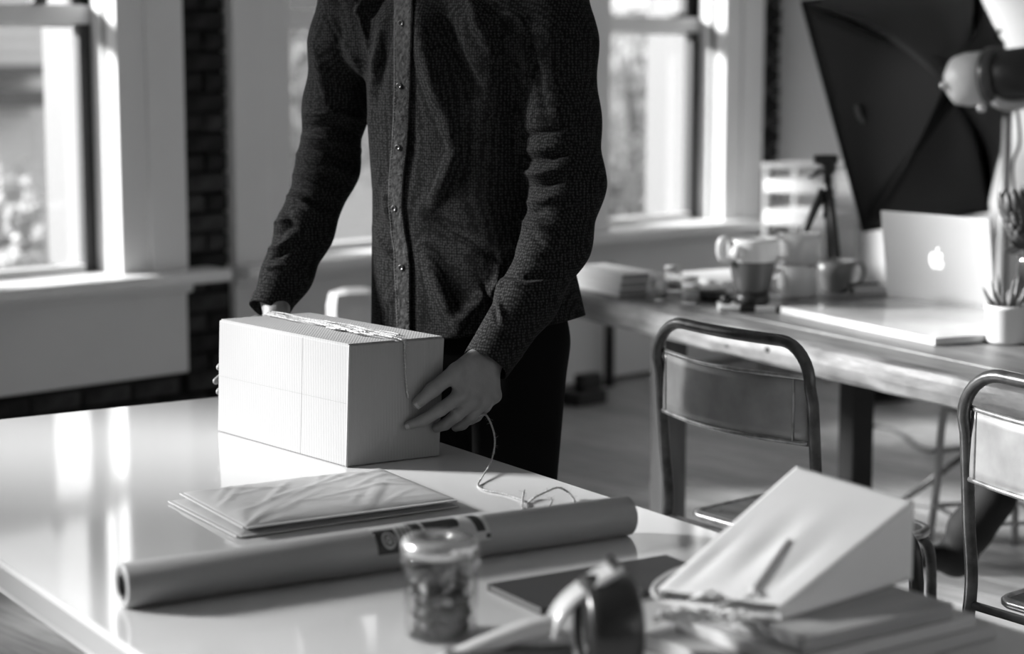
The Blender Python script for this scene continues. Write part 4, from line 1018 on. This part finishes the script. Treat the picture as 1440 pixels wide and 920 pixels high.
# ---------------------------------------------------------------- the man at the table
TH = math.radians(25); UA = np.array([math.cos(TH), -math.sin(TH), 0]); VA = np.array([-math.sin(TH), -math.cos(TH), 0]); PC = np.array([-.071, 4.0, 0])
def pw_(u, v, z): return PC + UA * u + VA * v + np.array([0, 0, z])
def P3_(px, py, Y): p = ony(px, py, Y); return np.array([p.x, p.y, p.z])
man = thing('person', 'man in dark button shirt and black trousers holding the cardboard box', 'person', (PC[0], PC[1], 0))
ORG = (PC[0], PC[1], 0)
m_shirt = mat('dark_woven_shirt', .022, .9, sheen=.0, spec=.06)
def shirt_nodes(m):
    nt = m.node_tree; b = nt.nodes['Principled BSDF']; tc = nt.nodes.new('ShaderNodeTexCoord')
    mp = nt.nodes.new('ShaderNodeMapping'); mp.inputs['Scale'].default_value = (1, 1, 1); mp.inputs['Rotation'].default_value = (0, 0, TH)
    vo = nt.nodes.new('ShaderNodeTexVoronoi'); vo.inputs['Scale'].default_value = 185; vo.inputs['Randomness'].default_value = .4
    nt.links.new(tc.outputs['Object'], mp.inputs[0]); nt.links.new(mp.outputs[0], vo.inputs['Vector'])
    mr = nt.nodes.new('ShaderNodeMapRange'); mr.inputs[1].default_value = .15; mr.inputs[2].default_value = .6; mr.inputs[3].default_value = .036; mr.inputs[4].default_value = .006
    nt.links.new(vo.outputs['Distance'], mr.inputs[0]); cb_ = nt.nodes.new('ShaderNodeCombineColor')
    for i in range(3): nt.links.new(mr.outputs[0], cb_.inputs[i])
    nt.links.new(cb_.outputs[0], b.inputs['Base Color'])
    no_ = nt.nodes.new('ShaderNodeTexNoise'); no_.inputs['Scale'].default_value = 18; no_.inputs['Detail'].default_value = 3
    nt.links.new(tc.outputs['Object'], no_.inputs['Vector'])
    b1_ = nt.nodes.new('ShaderNodeBump'); b1_.inputs['Strength'].default_value = .25; b1_.inputs['Distance'].default_value = .012; nt.links.new(no_.outputs[0], b1_.inputs['Height'])
    b2_ = nt.nodes.new('ShaderNodeBump'); b2_.inputs['Strength'].default_value = .5; b2_.inputs['Distance'].default_value = .0008; b2_.invert = True
    nt.links.new(vo.outputs['Distance'], b2_.inputs['Height']); nt.links.new(b1_.outputs[0], b2_.inputs['Normal']); nt.links.new(b2_.outputs[0], b.inputs['Normal'])
shirt_nodes(m_shirt)
ZH = .93
TZ = np.array([.80, .93, 1.05, 1.20, 1.35, 1.48, 1.56, 1.61, 1.66, 1.72]); TA = np.array([.246, .238, .222, .208, .222, .238, .240, .205, .10, .07]); TB = np.array([.150, .145, .138, .130, .135, .138, .13, .115, .085, .06])
TCU = np.array([0, 0, -.012, -.024, -.020, -.01, 0, 0, 0, 0]); TCV = np.array([.0, .0, .004, .004, .0, 0, 0, -.01, -.015, -.015])
def torso(X, Y, Z):
    u = (X - PC[0]) * UA[0] + (Y - PC[1]) * UA[1] - np.interp(Z, TZ, TCU); v = (X - PC[0]) * VA[0] + (Y - PC[1]) * VA[1] - np.interp(Z, TZ, TCV)
    a = np.interp(Z, TZ, TA); b = np.interp(Z, TZ, TB); q = (np.abs(u / a) ** 2.3 + np.abs(v / b) ** 2.3) ** (1 / 2.3)
    return (q - 1) * np.minimum(a, b) * .95
SL = P3_(768, -35, 3.93); EL = P3_(799, 258, 3.85); WL = P3_(688, 503, 3.69)
LA = [SL, P3_(782, 60, 3.90), P3_(790, 170, 3.875), EL, P3_(782, 340, 3.81), P3_(743, 420, 3.745), P3_(697, 492, 3.680)]
LRr = [.078, .080, .074, .071, .066, .056, .050]
RA_ = [P3_(500, -35, 4.10), P3_(482, 60, 4.13), P3_(472, 150, 4.16), P3_(461, 235, 4.16), P3_(428, 325, 4.10), P3_(404, 385, 4.05), P3_(387, 418, 4.02)]
RRr = [.070, .068, .066, .064, .0575, .050, .045]
def hemz(X, Y):
    u = (X - PC[0]) * UA[0] + (Y - PC[1]) * UA[1]; return ZH - .02 + .05 * np.clip(np.abs(u) / .24, 0, 1) ** 3 * 0 + .012 * np.sin(u * 14) + .045 * np.clip(u / .24, 0, 1) ** 2.5
def planecut(X, Y, Z, p, n): return (X - p[0]) * n[0] + (Y - p[1]) * n[1] + (Z - p[2]) * n[2]
def unit(v): v = np.array(v, float); return v / np.linalg.norm(v)
nl = unit(LA[-1] - LA[-2]); nr_ = unit(RA_[-1] - RA_[-2])
CL = LA[-1]; CR = RA_[-1]
def shirt_sdf(X, Y, Z):
    t = torso(X, Y, Z); t = np.maximum(t, hemz(X, Y) - Z); t = np.maximum(t, Z - 1.70)
    t = smin(t, cap(X, Y, Z, P3_(505, -40, 4.07), P3_(512, 70, 4.07), .05, .045), .03)
    # open collar
    t = np.maximum(t, -(cap(X, Y, Z, pw_(0, -.01, 1.62), pw_(0, .01, 1.8), .062, .075)))
    l = chain(X, Y, Z, LA, LRr, .03); l = np.maximum(l, planecut(X, Y, Z, CL, nl))
    r = chain(X, Y, Z, RA_, RRr, .03); r = np.maximum(r, planecut(X, Y, Z, CR, nr_))
    d = smin(t, l, .012); return smin(d, r, .012)
V, F = surface_nets(shirt_sdf, (-.62, 3.60, .84), (.26, 4.32, 1.74), .0042)
V = sdf_mesh(V, F, 3); N = normals(V, F)
FO = [ # torso: form breaks that catch the window light
 ([(585, -10), (596, 60), (612, 120), (632, 178)], 17, .016), ([(655, -20), (672, 30), (694, 72)], 12, .012), ([(620, -10), (640, 70), (668, 130)], 15, -.012),
 ([(632, 178), (640, 215), (622, 260), (598, 300)], 14, .009), ([(575, 130), (580, 200), (577, 250)], 16, -.004), ([(596, 350), (612, 385), (628, 425), (640, 450)], 15, .012),
 ([(600, 300), (640, 325), (690, 360)], 13, -.007), ([(640, 335), (690, 365)], 9, .006), ([(536, 35), (530, 85), (524, 130)], 6, .009), ([(553, 10), (541, 80), (528, 150)], 9, -.007),
 ([(500, 0), (512, 45), (527, 95)], 6, .006), ([(515, -5), (500, 20)], 5, .008), ([(524, 120), (519, 180), (519, 260)], 7, .004), ([(530, 240), (545, 300), (553, 330)], 6, .006), ([(524, 320), (540, 345), (552, 360)], 6, .007),
 ([(540, 250), (530, 290), (528, 330)], 8, -.005), ([(700, 20), (720, 120), (722, 260)], 14, -.010), ([(560, 405), (540, 430)], 7, .003), ([(690, 410), (660, 440), (640, 470)], 12, .006),
 # left arm (right in the picture): bunched folds at the inner elbow
 ([(736, 190), (760, 188), (790, 182)], 6, -.008), ([(738, 212), (765, 208), (800, 205)], 9, .008), ([(748, 225), (775, 222), (800, 214)], 5, -.012), ([(738, 243), (760, 246), (785, 240)], 7, .015),
 ([(748, 262), (770, 260), (795, 252)], 5, -.013), ([(738, 285), (760, 284), (790, 276)], 8, .011), ([(742, 300), (765, 296)], 4, -.009), ([(733, 312), (755, 318), (775, 324)], 7, .009),
 ([(728, 335), (742, 322), (762, 345)], 4, -.004), ([(722, 350), (745, 356), (775, 360)], 9, .005), ([(700, 382), (735, 392), (775, 386)], 6, -.008), ([(702, 378), (700, 400), (690, 415)], 7, .010),
 ([(705, 395), (745, 400), (775, 396)], 4, .006), ([(680, 402), (693, 430), (700, 452)], 4, -.006), ([(700, 420), (706, 450)], 4, .006), ([(735, 30), (740, 80), (736, 130)], 9, .006), ([(745, 60), (760, 120), (770, 170)], 8, -.004),
 # right arm (left in the picture)
 ([(440, 60), (452, 110), (462, 150)], 9, .006), ([(455, 20), (480, 60), (512, 110)], 6, .006), ([(448, 5), (470, 45), (500, 95)], 4, -.005),
 ([(432, 160), (470, 158), (515, 170)], 5, .007), ([(432, 178), (470, 176), (510, 196)], 5, -.008), ([(424, 192), (462, 196), (508, 212)], 5, .008), ([(420, 205), (455, 212), (500, 232)], 4, -.008),
 ([(413, 216), (450, 228), (498, 248)], 5, .008), ([(410, 230), (445, 245), (488, 262)], 4, -.008), ([(403, 243), (436, 258), (480, 280)], 5, .007), ([(398, 256), (430, 274), (470, 296)], 4, -.007),
 ([(393, 272), (424, 284), (460, 310)], 5, .007), ([(392, 290), (405, 300), (412, 318)], 7, -.006), ([(378, 328), (392, 330), (408, 320)], 5, -.008), ([(381, 316), (396, 312), (410, 306)], 5, .007), ([(372, 352), (392, 350), (408, 336)], 5, .009),
 ([(372, 366), (392, 360), (414, 346)], 4, -.007), ([(370, 378), (395, 374), (430, 380)], 4, .006), ([(410, 330), (440, 345), (462, 350)], 6, -.005)]
V = folds(V, N, [(a, b * .85, c * 1.15) for a, b, c in FO])
shirt = np_obj('shirt', V, F, m_shirt, man, ORG)
sbvh = BVHTree.FromPolygons([tuple(v) for v in V], [tuple(f) for f in F])
def on_shirt(x, y, off=0):
    r = ray(x, y).normalized(); h = sbvh.ray_cast(CAM + r * 3.2, r)
    if h[0] is None: return ony(x, y, 3.86), Vector(VA)
    n = h[1] if h[1].dot(r) < 0 else -h[1]; return h[0] + n * off, n
# placket strip lying on the shirt front, with stitched edges, buttons
PL = [(-14, 556.5, 582), (30, 556.5, 581), (80, 556, 579.5), (120, 556, 578.5), (160, 555, 577), (207, 552.5, 574), (250, 549, 569), (292, 548, 567), (325, 551, 571), (350, 555.5, 576), (376, 556, 578), (410, 558, 578), (452, 560, 578), (482, 561, 579)]
def plk(y):
    for i in range(len(PL) - 1):
        if PL[i][0] <= y <= PL[i + 1][0]:
            f = (y - PL[i][0]) / (PL[i + 1][0] - PL[i][0]); return PL[i][1] + (PL[i + 1][1] - PL[i][1]) * f, PL[i][2] + (PL[i + 1][2] - PL[i][2]) * f
    return PL[-1][1:]
m_plk = mat('denim_placket', .042, .85, var=.6, scale=110, bump=1, bscale=130, sheen=.0, spec=.08)
ny, nx = 120, 6; vs = []; rows = []
for j in range(ny + 1):
    y = -14 + 490 * j / ny; a, b = plk(y)
    rows.append([on_shirt(a + (b - a) * i / nx, y, .0025) for i in range(nx + 1)])
def sm_rows(rows, it=3):
    R = [[r[0].copy() for r in row] for row in rows]
    for _ in range(it):
        R = [[(R[max(j - 1, 0)][i] + R[min(j + 1, len(R) - 1)][i] + R[j][i] * 2) / 4 for i in range(len(R[0]))] for j in range(len(R))]
    return R
Rw = sm_rows(rows); vs = [p + Vector(VA) * .0012 for row in Rw for p in row]
g = MB().add(vs, [(j * (nx + 1) + i, (j + 1) * (nx + 1) + i, (j + 1) * (nx + 1) + i + 1, j * (nx + 1) + i + 1) for j in range(ny) for i in range(nx)], True)
plo = solid(make('placket', g, m_plk, shirt, world=False), .0035)
plo.data.transform(Matrix.Translation((-ORG[0], -ORG[1], 0)))
def shirt_part(name, mb, m):
    o = make(name, mb, m, shirt); o.data.transform(Matrix.Translation((-ORG[0], -ORG[1], 0))); return fix(o)
for i in (0.35, nx - .35):
    i0 = int(i); st_ = MB(); pts = [Rw[j][i0].lerp(Rw[j][min(i0 + 1, nx)], i - i0) + Vector(VA) * .0036 for j in range(ny + 1)]
    for j in range(0, ny, 1):
        a, b = pts[j], pts[j + 1]; st_.tube([a.lerp(b, .1), a.lerp(b, .8)], .0008, 4)
    o = shirt_part('stitching', st_, mat('stitch_thread', .10, .8)); o['kind'] = 'stuff'
m_btn = mat('dark_button', .05, .3, coat=.3)
for (bx, by) in ((567, 33), (564, 120), (562, 207), (557, 293), (567, 376)):
    p, n = on_shirt(bx, by, .0062); n = (n + Vector(VA) * 2).normalized(); M_ = Matrix.Translation(p) @ n.to_track_quat('Z', 'Y').to_matrix().to_4x4()
    g = MB().lathe([(.001, .0012), (.0032, .0012), (.0042, .0026), (.0058, .0026), (.0063, .0012), (.0058, -.001), (.001, -.001)], 20, M=M_, cap=False)
    for a in range(4): g.ball(M_ @ Vector((math.cos(a * PI / 2) * .0014, math.sin(a * PI / 2) * .0014, .0014)), .0006, 4)
    shirt_part('button', g, m_btn)
    g = MB().tube([M_ @ Vector((-.0065 * math.cos(.3), -.0065 * math.sin(.3), -.001)), M_ @ Vector((-.012 * math.cos(.3), -.012 * math.sin(.3), -.001))], .0008, 4)
# cuffs: short sleeves of doubled cloth around each wrist
def cuff(C, n, r, ln, e):
    n = Vector(n); M_ = Matrix.Translation(Vector(C) + n * ln * .35) @ n.to_track_quat('Z', 'Y').to_matrix().to_4x4()
    g = MB(); pr = [(r * 1.0, -ln * .8), (r * 1.055, -ln * .74), (r * 1.04, -ln * .3), (r * 1.0, ln * .35), (r * .97, ln * .40), (r * .93, ln * .36), (r * .90, -ln * .3), (r * .95, -ln * .8), (r * 1.0, -ln * .8)]
    nn_ = 56; vs = []
    for q, z in pr:
        for k in range(nn_):
            a = 2 * PI * k / nn_; rr = q * (1 + .02 * math.sin(3 * a + z * 60) + .012 * math.sin(7 * a + z * 110)); vs.append(M_ @ Vector((rr * math.cos(a), rr * math.sin(a) * e, z)))
    return g.add(vs, [(i * nn_ + k, i * nn_ + (k + 1) % nn_, (i + 1) * nn_ + (k + 1) % nn_, (i + 1) * nn_ + k) for i in range(len(pr) - 1) for k in range(nn_)], True)
shirt_part('cuff', cuff(CL, nl, .0475, .052, 1.0), m_shirt); shirt_part('cuff', cuff(CR, nr_, .043, .050, 1.0), m_shirt)
p_, n_ = on_shirt(700, 440, 0)
# collar band
g = MB()
for s_ in (-1, 1):
    pts = [Vector(pw_(s_ * .005, .085, 1.64)), Vector(pw_(s_ * .05, .06, 1.675)), Vector(pw_(s_ * .068, -.01, 1.70)), Vector(pw_(s_ * .04, -.07, 1.71)), Vector(pw_(0, -.085, 1.71))]
    g.tube(spline(pts, 5), [.013] * 21, 8)
shirt_part('collar', g, m_shirt)
# ---- body: head, neck, arms and hands as one mesh
m_skin = mat('skin', .17, .5, var=.08, scale=40, bump=.25, bscale=90, spec=.4)
def onE(x, y, d): p = onp(x, y, b1 + nR * d, nR); return np.array([p.x, p.y, p.z])
def lhand(X, Y, Z):
    w0 = np.array(LA[6]); wr = onE(687, 508, .010)
    I = [onE(648, 556, .040), onE(620, 576, .042), onE(594, 592, .026), onE(575, 598, .0105)]
    M_ = [onE(664, 565, .041), onE(642, 584, .041), onE(626, 597, .024), onE(614, 602, .011)]
    R_2 = [onE(680, 565, .037), onE(663, 584, .036), onE(650, 597, .020), onE(641, 601, .011)]
    P_2 = [onE(694, 556, .030), onE(682, 572, .028), onE(670, 586, .018), onE(662, 592, .010)]
    T_ = [onE(668, 505, .014), onE(642, 522, .033), onE(609, 548, .026), onE(587, 567, .0135)]
    d = smin(chain(X, Y, Z, I, [.0142, .0128, .0112, .0090]), chain(X, Y, Z, M_, [.0142, .0128, .0112, .0095]), .0015)
    d = smin(d, chain(X, Y, Z, R_2, [.0136, .0122, .0108, .0092]), .0015); d = smin(d, chain(X, Y, Z, P_2, [.0128, .0112, .0100, .0088]), .0015)
    pal = None
    for q, r0, r1 in ((I[0], .021, .0165), (M_[0], .021, .0165), (R_2[0], .020, .016), (P_2[0], .019, .015)):
        c = cap(X, Y, Z, wr + (q - wr) * .12, q, r0, r1); pal = c if pal is None else smin(pal, c, .010)
    pal = smin(pal, cap(X, Y, Z, wr + np.array([-.006, 0, .004]), (I[0] + T_[1]) / 2, .020, .014), .012)
    d = smin(d, pal, .007); d = smin(d, chain(X, Y, Z, T_, [.0200, .0160, .0142, .0115], .006), .007)
    # knuckles and extensor tendons
    for q in (I, M_, R_2, P_2):
        k = np.array(q[0]) + np.array([nR.x, nR.y, 0]) * .006; d = smin(d, np.sqrt((X - k[0]) ** 2 + (Y - k[1]) ** 2 + (Z - k[2]) ** 2) - .0112, .008)
        d = smin(d, cap(X, Y, Z, wr + (k - wr) * .35 + np.array([nR.x, nR.y, 0]) * .012, k + np.array([nR.x, nR.y, 0]) * .002, .003, .0045), .006)
        k2 = np.array(q[1]) + np.array([nR.x, nR.y, 0]) * .002; d = smin(d, np.sqrt((X - k2[0]) ** 2 + (Y - k2[1]) ** 2 + (Z - k2[2]) ** 2) - .0108, .003)
    return smin(d, cap(X, Y, Z, w0, wr, .030, .0265), .012)
def EF(k, dl, z):  # far end face of the box
    p = b0 + Vector((.856, .518, 0)) * k + Vector((-.518, .856, 0)) * dl; return np.array([p.x, p.y, z])
def rhand(X, Y, Z):
    wr = EF(.155, .042, .945); w0 = np.array(RA_[6])
    I = [EF(.105, .034, .895), EF(.065, .036, .875), EF(.035, .026, .860), EF(.012, .012, .850)]
    M_ = [EF(.105, .036, .872), EF(.060, .038, .848), EF(.030, .026, .832), EF(.004, .013, .822)]
    R_2 = [EF(.110, .034, .850), EF(.065, .036, .825), EF(.035, .026, .810), EF(.010, .012, .800)]
    P_2 = [EF(.118, .030, .830), EF(.080, .030, .805), EF(.055, .022, .792), EF(.030, .011, .784)]
    T_ = [EF(.135, .034, .925), EF(.105, .028, .935), EF(.075, .022, .936), EF(.050, .012, .932)]
    d = None
    for q in (I, M_, R_2, P_2):
        c = chain(X, Y, Z, q, [.0120, .0106, .0092, .0074]); d = c if d is None else smin(d, c, .002)
    for q in (I, M_, R_2, P_2): d = smin(d, cap(X, Y, Z, wr, q[0], .019, .0145), .008)
    d = smin(d, chain(X, Y, Z, T_, [.0165, .014, .012, .0092], .006), .007)
    return smin(d, cap(X, Y, Z, w0, wr, .034, .027), .012)
HC = pw_(0, .035, 1.875)
def head(X, Y, Z):
    u = (X - HC[0]) * UA[0] + (Y - HC[1]) * UA[1]; v = (X - HC[0]) * VA[0] + (Y - HC[1]) * VA[1]; z = Z - HC[2]
    def ell(cu, cv, cz_, a, b, c): return (np.sqrt(((u - cu) / a) ** 2 + ((v - cv) / b) ** 2 + ((z - cz_) / c) ** 2) - 1) * min(a, b, c)
    d = ell(0, -.015, .035, .078, .098, .088); d = smin(d, ell(0, .030, -.045, .058, .062, .072), .03)          # skull, jaw
    d = smin(d, ell(0, .096, -.012, .012, .018, .026), .012); d = smin(d, ell(0, .082, -.062, .024, .014, .009), .008)   # nose, lips
    d = smin(d, ell(0, .076, -.098, .022, .018, .018), .012); d = smin(d, ell(0, .080, .030, .05, .018, .012), .012)    # chin, brow
    for s_ in (-1, 1):
        d = np.maximum(d, -(ell(s_ * .031, .098, .010, .018, .016, .012))); d = smin(d, ell(s_ * .031, .080, .010, .013, .013, .0115), .003)
        d = smin(d, ell(s_ * .080, -.012, -.004, .009, .018, .031), .006)
    nk = cap(X, Y, Z, pw_(0, -.02, 1.60), pw_(0, -.0, 1.80), .062, .055); return smin(d, nk, .03)
def body_core(X, Y, Z):
    d = head(X, Y, Z); t = torso(X, Y, Z) + .03; t = np.maximum(t, .95 - Z); d = smin(d, t, .03)
    for L_, r_ in ((LA, LRr), (RA_, RRr)): d = smin(d, chain(X, Y, Z, L_, [q - .022 for q in r_], .03), .02)
    x0, x1, y0, y1, z0, z1 = X.min(), X.max(), Y.min(), Y.max(), Z.min(), Z.max()
    if x1 > -.24 and x0 < .13 and y0 < 3.88 and z0 < 1.13: d = smin(d, lhand(X, Y, Z), .006)
    if x0 < -.33 and y1 > 3.78 and z0 < 1.13: d = smin(d, rhand(X, Y, Z), .006)
    return d
V, F = surface_nets(body_core, (-.68, 3.50, .74), (.26, 4.32, 2.03), .0030)
V = sdf_mesh(V, F, 2)
bodyo = np_obj('body', V, F, m_skin, man, ORG)
# nails on the visible thumb and finger
def nail(p, q, nrm, s_=1.0):
    p, q = Vector(p), Vector(q); t = (q - p).normalized(); n = Vector(nrm); n = (n - t * n.dot(t)).normalized(); sd = t.cross(n)
    g = MB(); vs = []
    for j in range(5):
        for i in range(5):
            a = (i / 4 - .5); b = (j / 4 - .5); vs.append(q + sd * a * .0105 * s_ + t * (b * .011 + .001) + n * (.0074 * s_ - (a * a) * .009 - b * b * .002))
    return g.add(vs, [(j * 5 + i, j * 5 + i + 1, j * 5 + i + 6, j * 5 + i + 5) for j in range(4) for i in range(4)], True)
for a, b, sz in ((onE(609, 548, .026), onE(587, 567, .0135), 1.45), (onE(594, 592, .026), onE(575, 598, .0105), 1.15)):
    o = solid(make('nail', nail(a, b, nR, sz), mat('nail', .26, .3), bodyo), .0006); o.data.transform(Matrix.Translation((-ORG[0], -ORG[1], 0)))
# hair
def hair(X, Y, Z):
    u = (X - HC[0]) * UA[0] + (Y - HC[1]) * UA[1]; v = (X - HC[0]) * VA[0] + (Y - HC[1]) * VA[1]; z = Z - HC[2]
    a = (np.sqrt((u / .086) ** 2 + ((v + .018) / .108) ** 2 + ((z - .045) / .098) ** 2) - 1) * .086 + .002 * np.sin(u * 190) * np.sin(v * 160)
    return np.maximum(a, -(z + .01 + .0 * v) + (v > -.02) * 0.055 + (v > .05) * .02)
Vh, Fh = surface_nets(hair, (HC[0] - .16, HC[1] - .16, HC[2] - .06), (HC[0] + .16, HC[1] + .16, HC[2] + .17), .005)
np_obj('hair', sdf_mesh(Vh, Fh, 2), Fh, mat('dark_hair', .02, .6, bump=1, bscale=200), man, ORG)
# trousers, belt, shoes
m_tr = mat('black_trousers', .0035, .9, spec=.08)
def trousers(X, Y, Z):
    u = (X - PC[0]) * UA[0] + (Y - PC[1]) * UA[1]; v = (X - PC[0]) * VA[0] + (Y - PC[1]) * VA[1]
    hip = (np.sqrt(((u + .0) / .192) ** 2 + ((v) / .118) ** 2 + ((Z - .93) / .17) ** 2) - 1) * .12; d = np.maximum(hip, Z - 1.0)
    for s_ in (-1, 1):
        c = .090 if s_ > 0 else -.066; d = smin(d, chain(X, Y, Z, [pw_(c - .012 + (.012 if s_ > 0 else 0), .0, .88), pw_(c * 1.05 - .006, .02, .50), pw_(c * 1.1, -.01, .10)], [.108, .086, .068], .03), .03)
    d = np.maximum(d, .035 - Z); return d
V, F = surface_nets(trousers, (-.42, 3.76, .02), (.28, 4.26, 1.02), .008)
V = sdf_mesh(V, F, 2); tro = np_obj('trousers', V, F, m_tr, man, ORG)
def shoe(s_):
    a, b = pw_(s_ * .10, -.03, .04), pw_(s_ * .12, .15, .035)
    return lambda X, Y, Z: np.maximum(smin(cap(X, Y, Z, a, b, .045, .042), cap(X, Y, Z, pw_(s_ * .10, -.02, .04), pw_(s_ * .10, -.02, .10), .045, .05), .02), .002 - Z)
for s_ in (-1, 1):
    c = pw_(s_ * .11, .06, .05); V, F = surface_nets(shoe(s_), (c[0] - .22, c[1] - .22, -.01), (c[0] + .22, c[1] + .22, .18), .008)
    np_obj('shoe', sdf_mesh(V, F, 1), F, m_blk, man, ORG)
# ---------------------------------------------------------------- second person seated past the right edge, one boot in view
H2 = np.array([1.98, 5.25, .575])
wom = thing('person', 'seated person past the right edge, only dark boot and pale trouser leg showing', 'person', (H2[0], H2[1], 0))
an1 = np.array([1.335, 5.22, .16]); an1 = P3_(1364, 746, 5.0); kn1 = P3_(1478, 590, 4.98); toe = P3_(1300, 784, 4.95); heel = P3_(1344, 796, 5.02)
kn2 = np.array([1.66, 5.45, .55]); an2 = np.array([1.72, 5.35, .10])
O2 = (H2[0], H2[1], 0)
def b2f(X, Y, Z):
    d = chain(X, Y, Z, [H2, H2 + [.02, 0, .28], H2 + [-.02, 0, .50]], [.15, .13, .15], .06)
    d = smin(d, chain(X, Y, Z, [H2 + [-.02, 0, .50], H2 + [-.04, 0, .62]], [.07, .055], .03), .04)
    d = smin(d, (np.sqrt(((X - H2[0] + .07) / .10) ** 2 + ((Y - H2[1]) / .078) ** 2 + ((Z - H2[2] - .74) / .115) ** 2) - 1) * .078, .02)
    d = smin(d, cap(X, Y, Z, H2 + [-.16, 0, .72], H2 + [-.185, 0, .715], .015, .014), .015)
    for s_ in (-1, 1):
        d = smin(d, chain(X, Y, Z, [H2 + [-.02, s_ * .17, .46], H2 + [-.08, s_ * .22, .20], H2 + [-.30, s_ * .14, .30]], [.055, .042, .030], .02), .03)
        hp = H2 + [-.30, s_ * .14, .30]
        for k in range(5): d = smin(d, chain(X, Y, Z, [hp, hp + [-.07, (k - 2) * .016, .0], hp + [-.12, (k - 2) * .02, -.015]], [.018, .009, .007]), .004)
    return d
V, F = surface_nets(b2f, (1.58, 4.92, .36), (2.2, 5.58, 1.42), .009)
np_obj('body', V, F, mat('grey_jumper', .15, .85), wom, O2)
def tr2(X, Y, Z):
    d = chain(X, Y, Z, [H2 + [0, -.08, 0], kn1, an1 + (kn1 - an1) * .12], [.095, .068, .042], .03)
    return smin(d, chain(X, Y, Z, [H2 + [0, .08, 0], kn2, an2], [.095, .068, .045], .03), .03)
V, F = surface_nets(tr2, (1.10, 4.80, .04), (2.14, 5.62, .70), .008)
np_obj('trousers', V, F, mat('pale_trousers', .20, .8), wom, O2)
def boot1(X, Y, Z):
    d = chain(X, Y, Z, [an1 + (kn1 - an1) * .30, an1, heel + [.0, 0, .02]], [.060, .058, .044], .02)
    return smin(d, chain(X, Y, Z, [heel + [0, 0, .02], toe], [.044, .028], .02), .03)
V, F = surface_nets(boot1, (.95, 4.82, .0), (1.45, 5.2, .50), .007)
np_obj('boot', V, F, mat('black_boot', .012, .75, spec=.2), wom, O2)
def boot2(X, Y, Z): return np.maximum(smin(cap(X, Y, Z, an2 + [0, 0, .1], an2 + [0, 0, -.05], .054, .045), cap(X, Y, Z, an2 + [0, 0, -.06], an2 + [-.16, 0, -.065], .042, .032), .02), .003 - Z)
V, F = surface_nets(boot2, (1.45, 5.22, -.01), (1.82, 5.48, .30), .008)
np_obj('boot', V, F, mat('black_boot', .012, .75, spec=.2), wom, O2)
st2 = copy_tree(st1); st2.location = (H2[0], H2[1], 0); st2['label'] = 'metal stool past the right edge under the seated person'
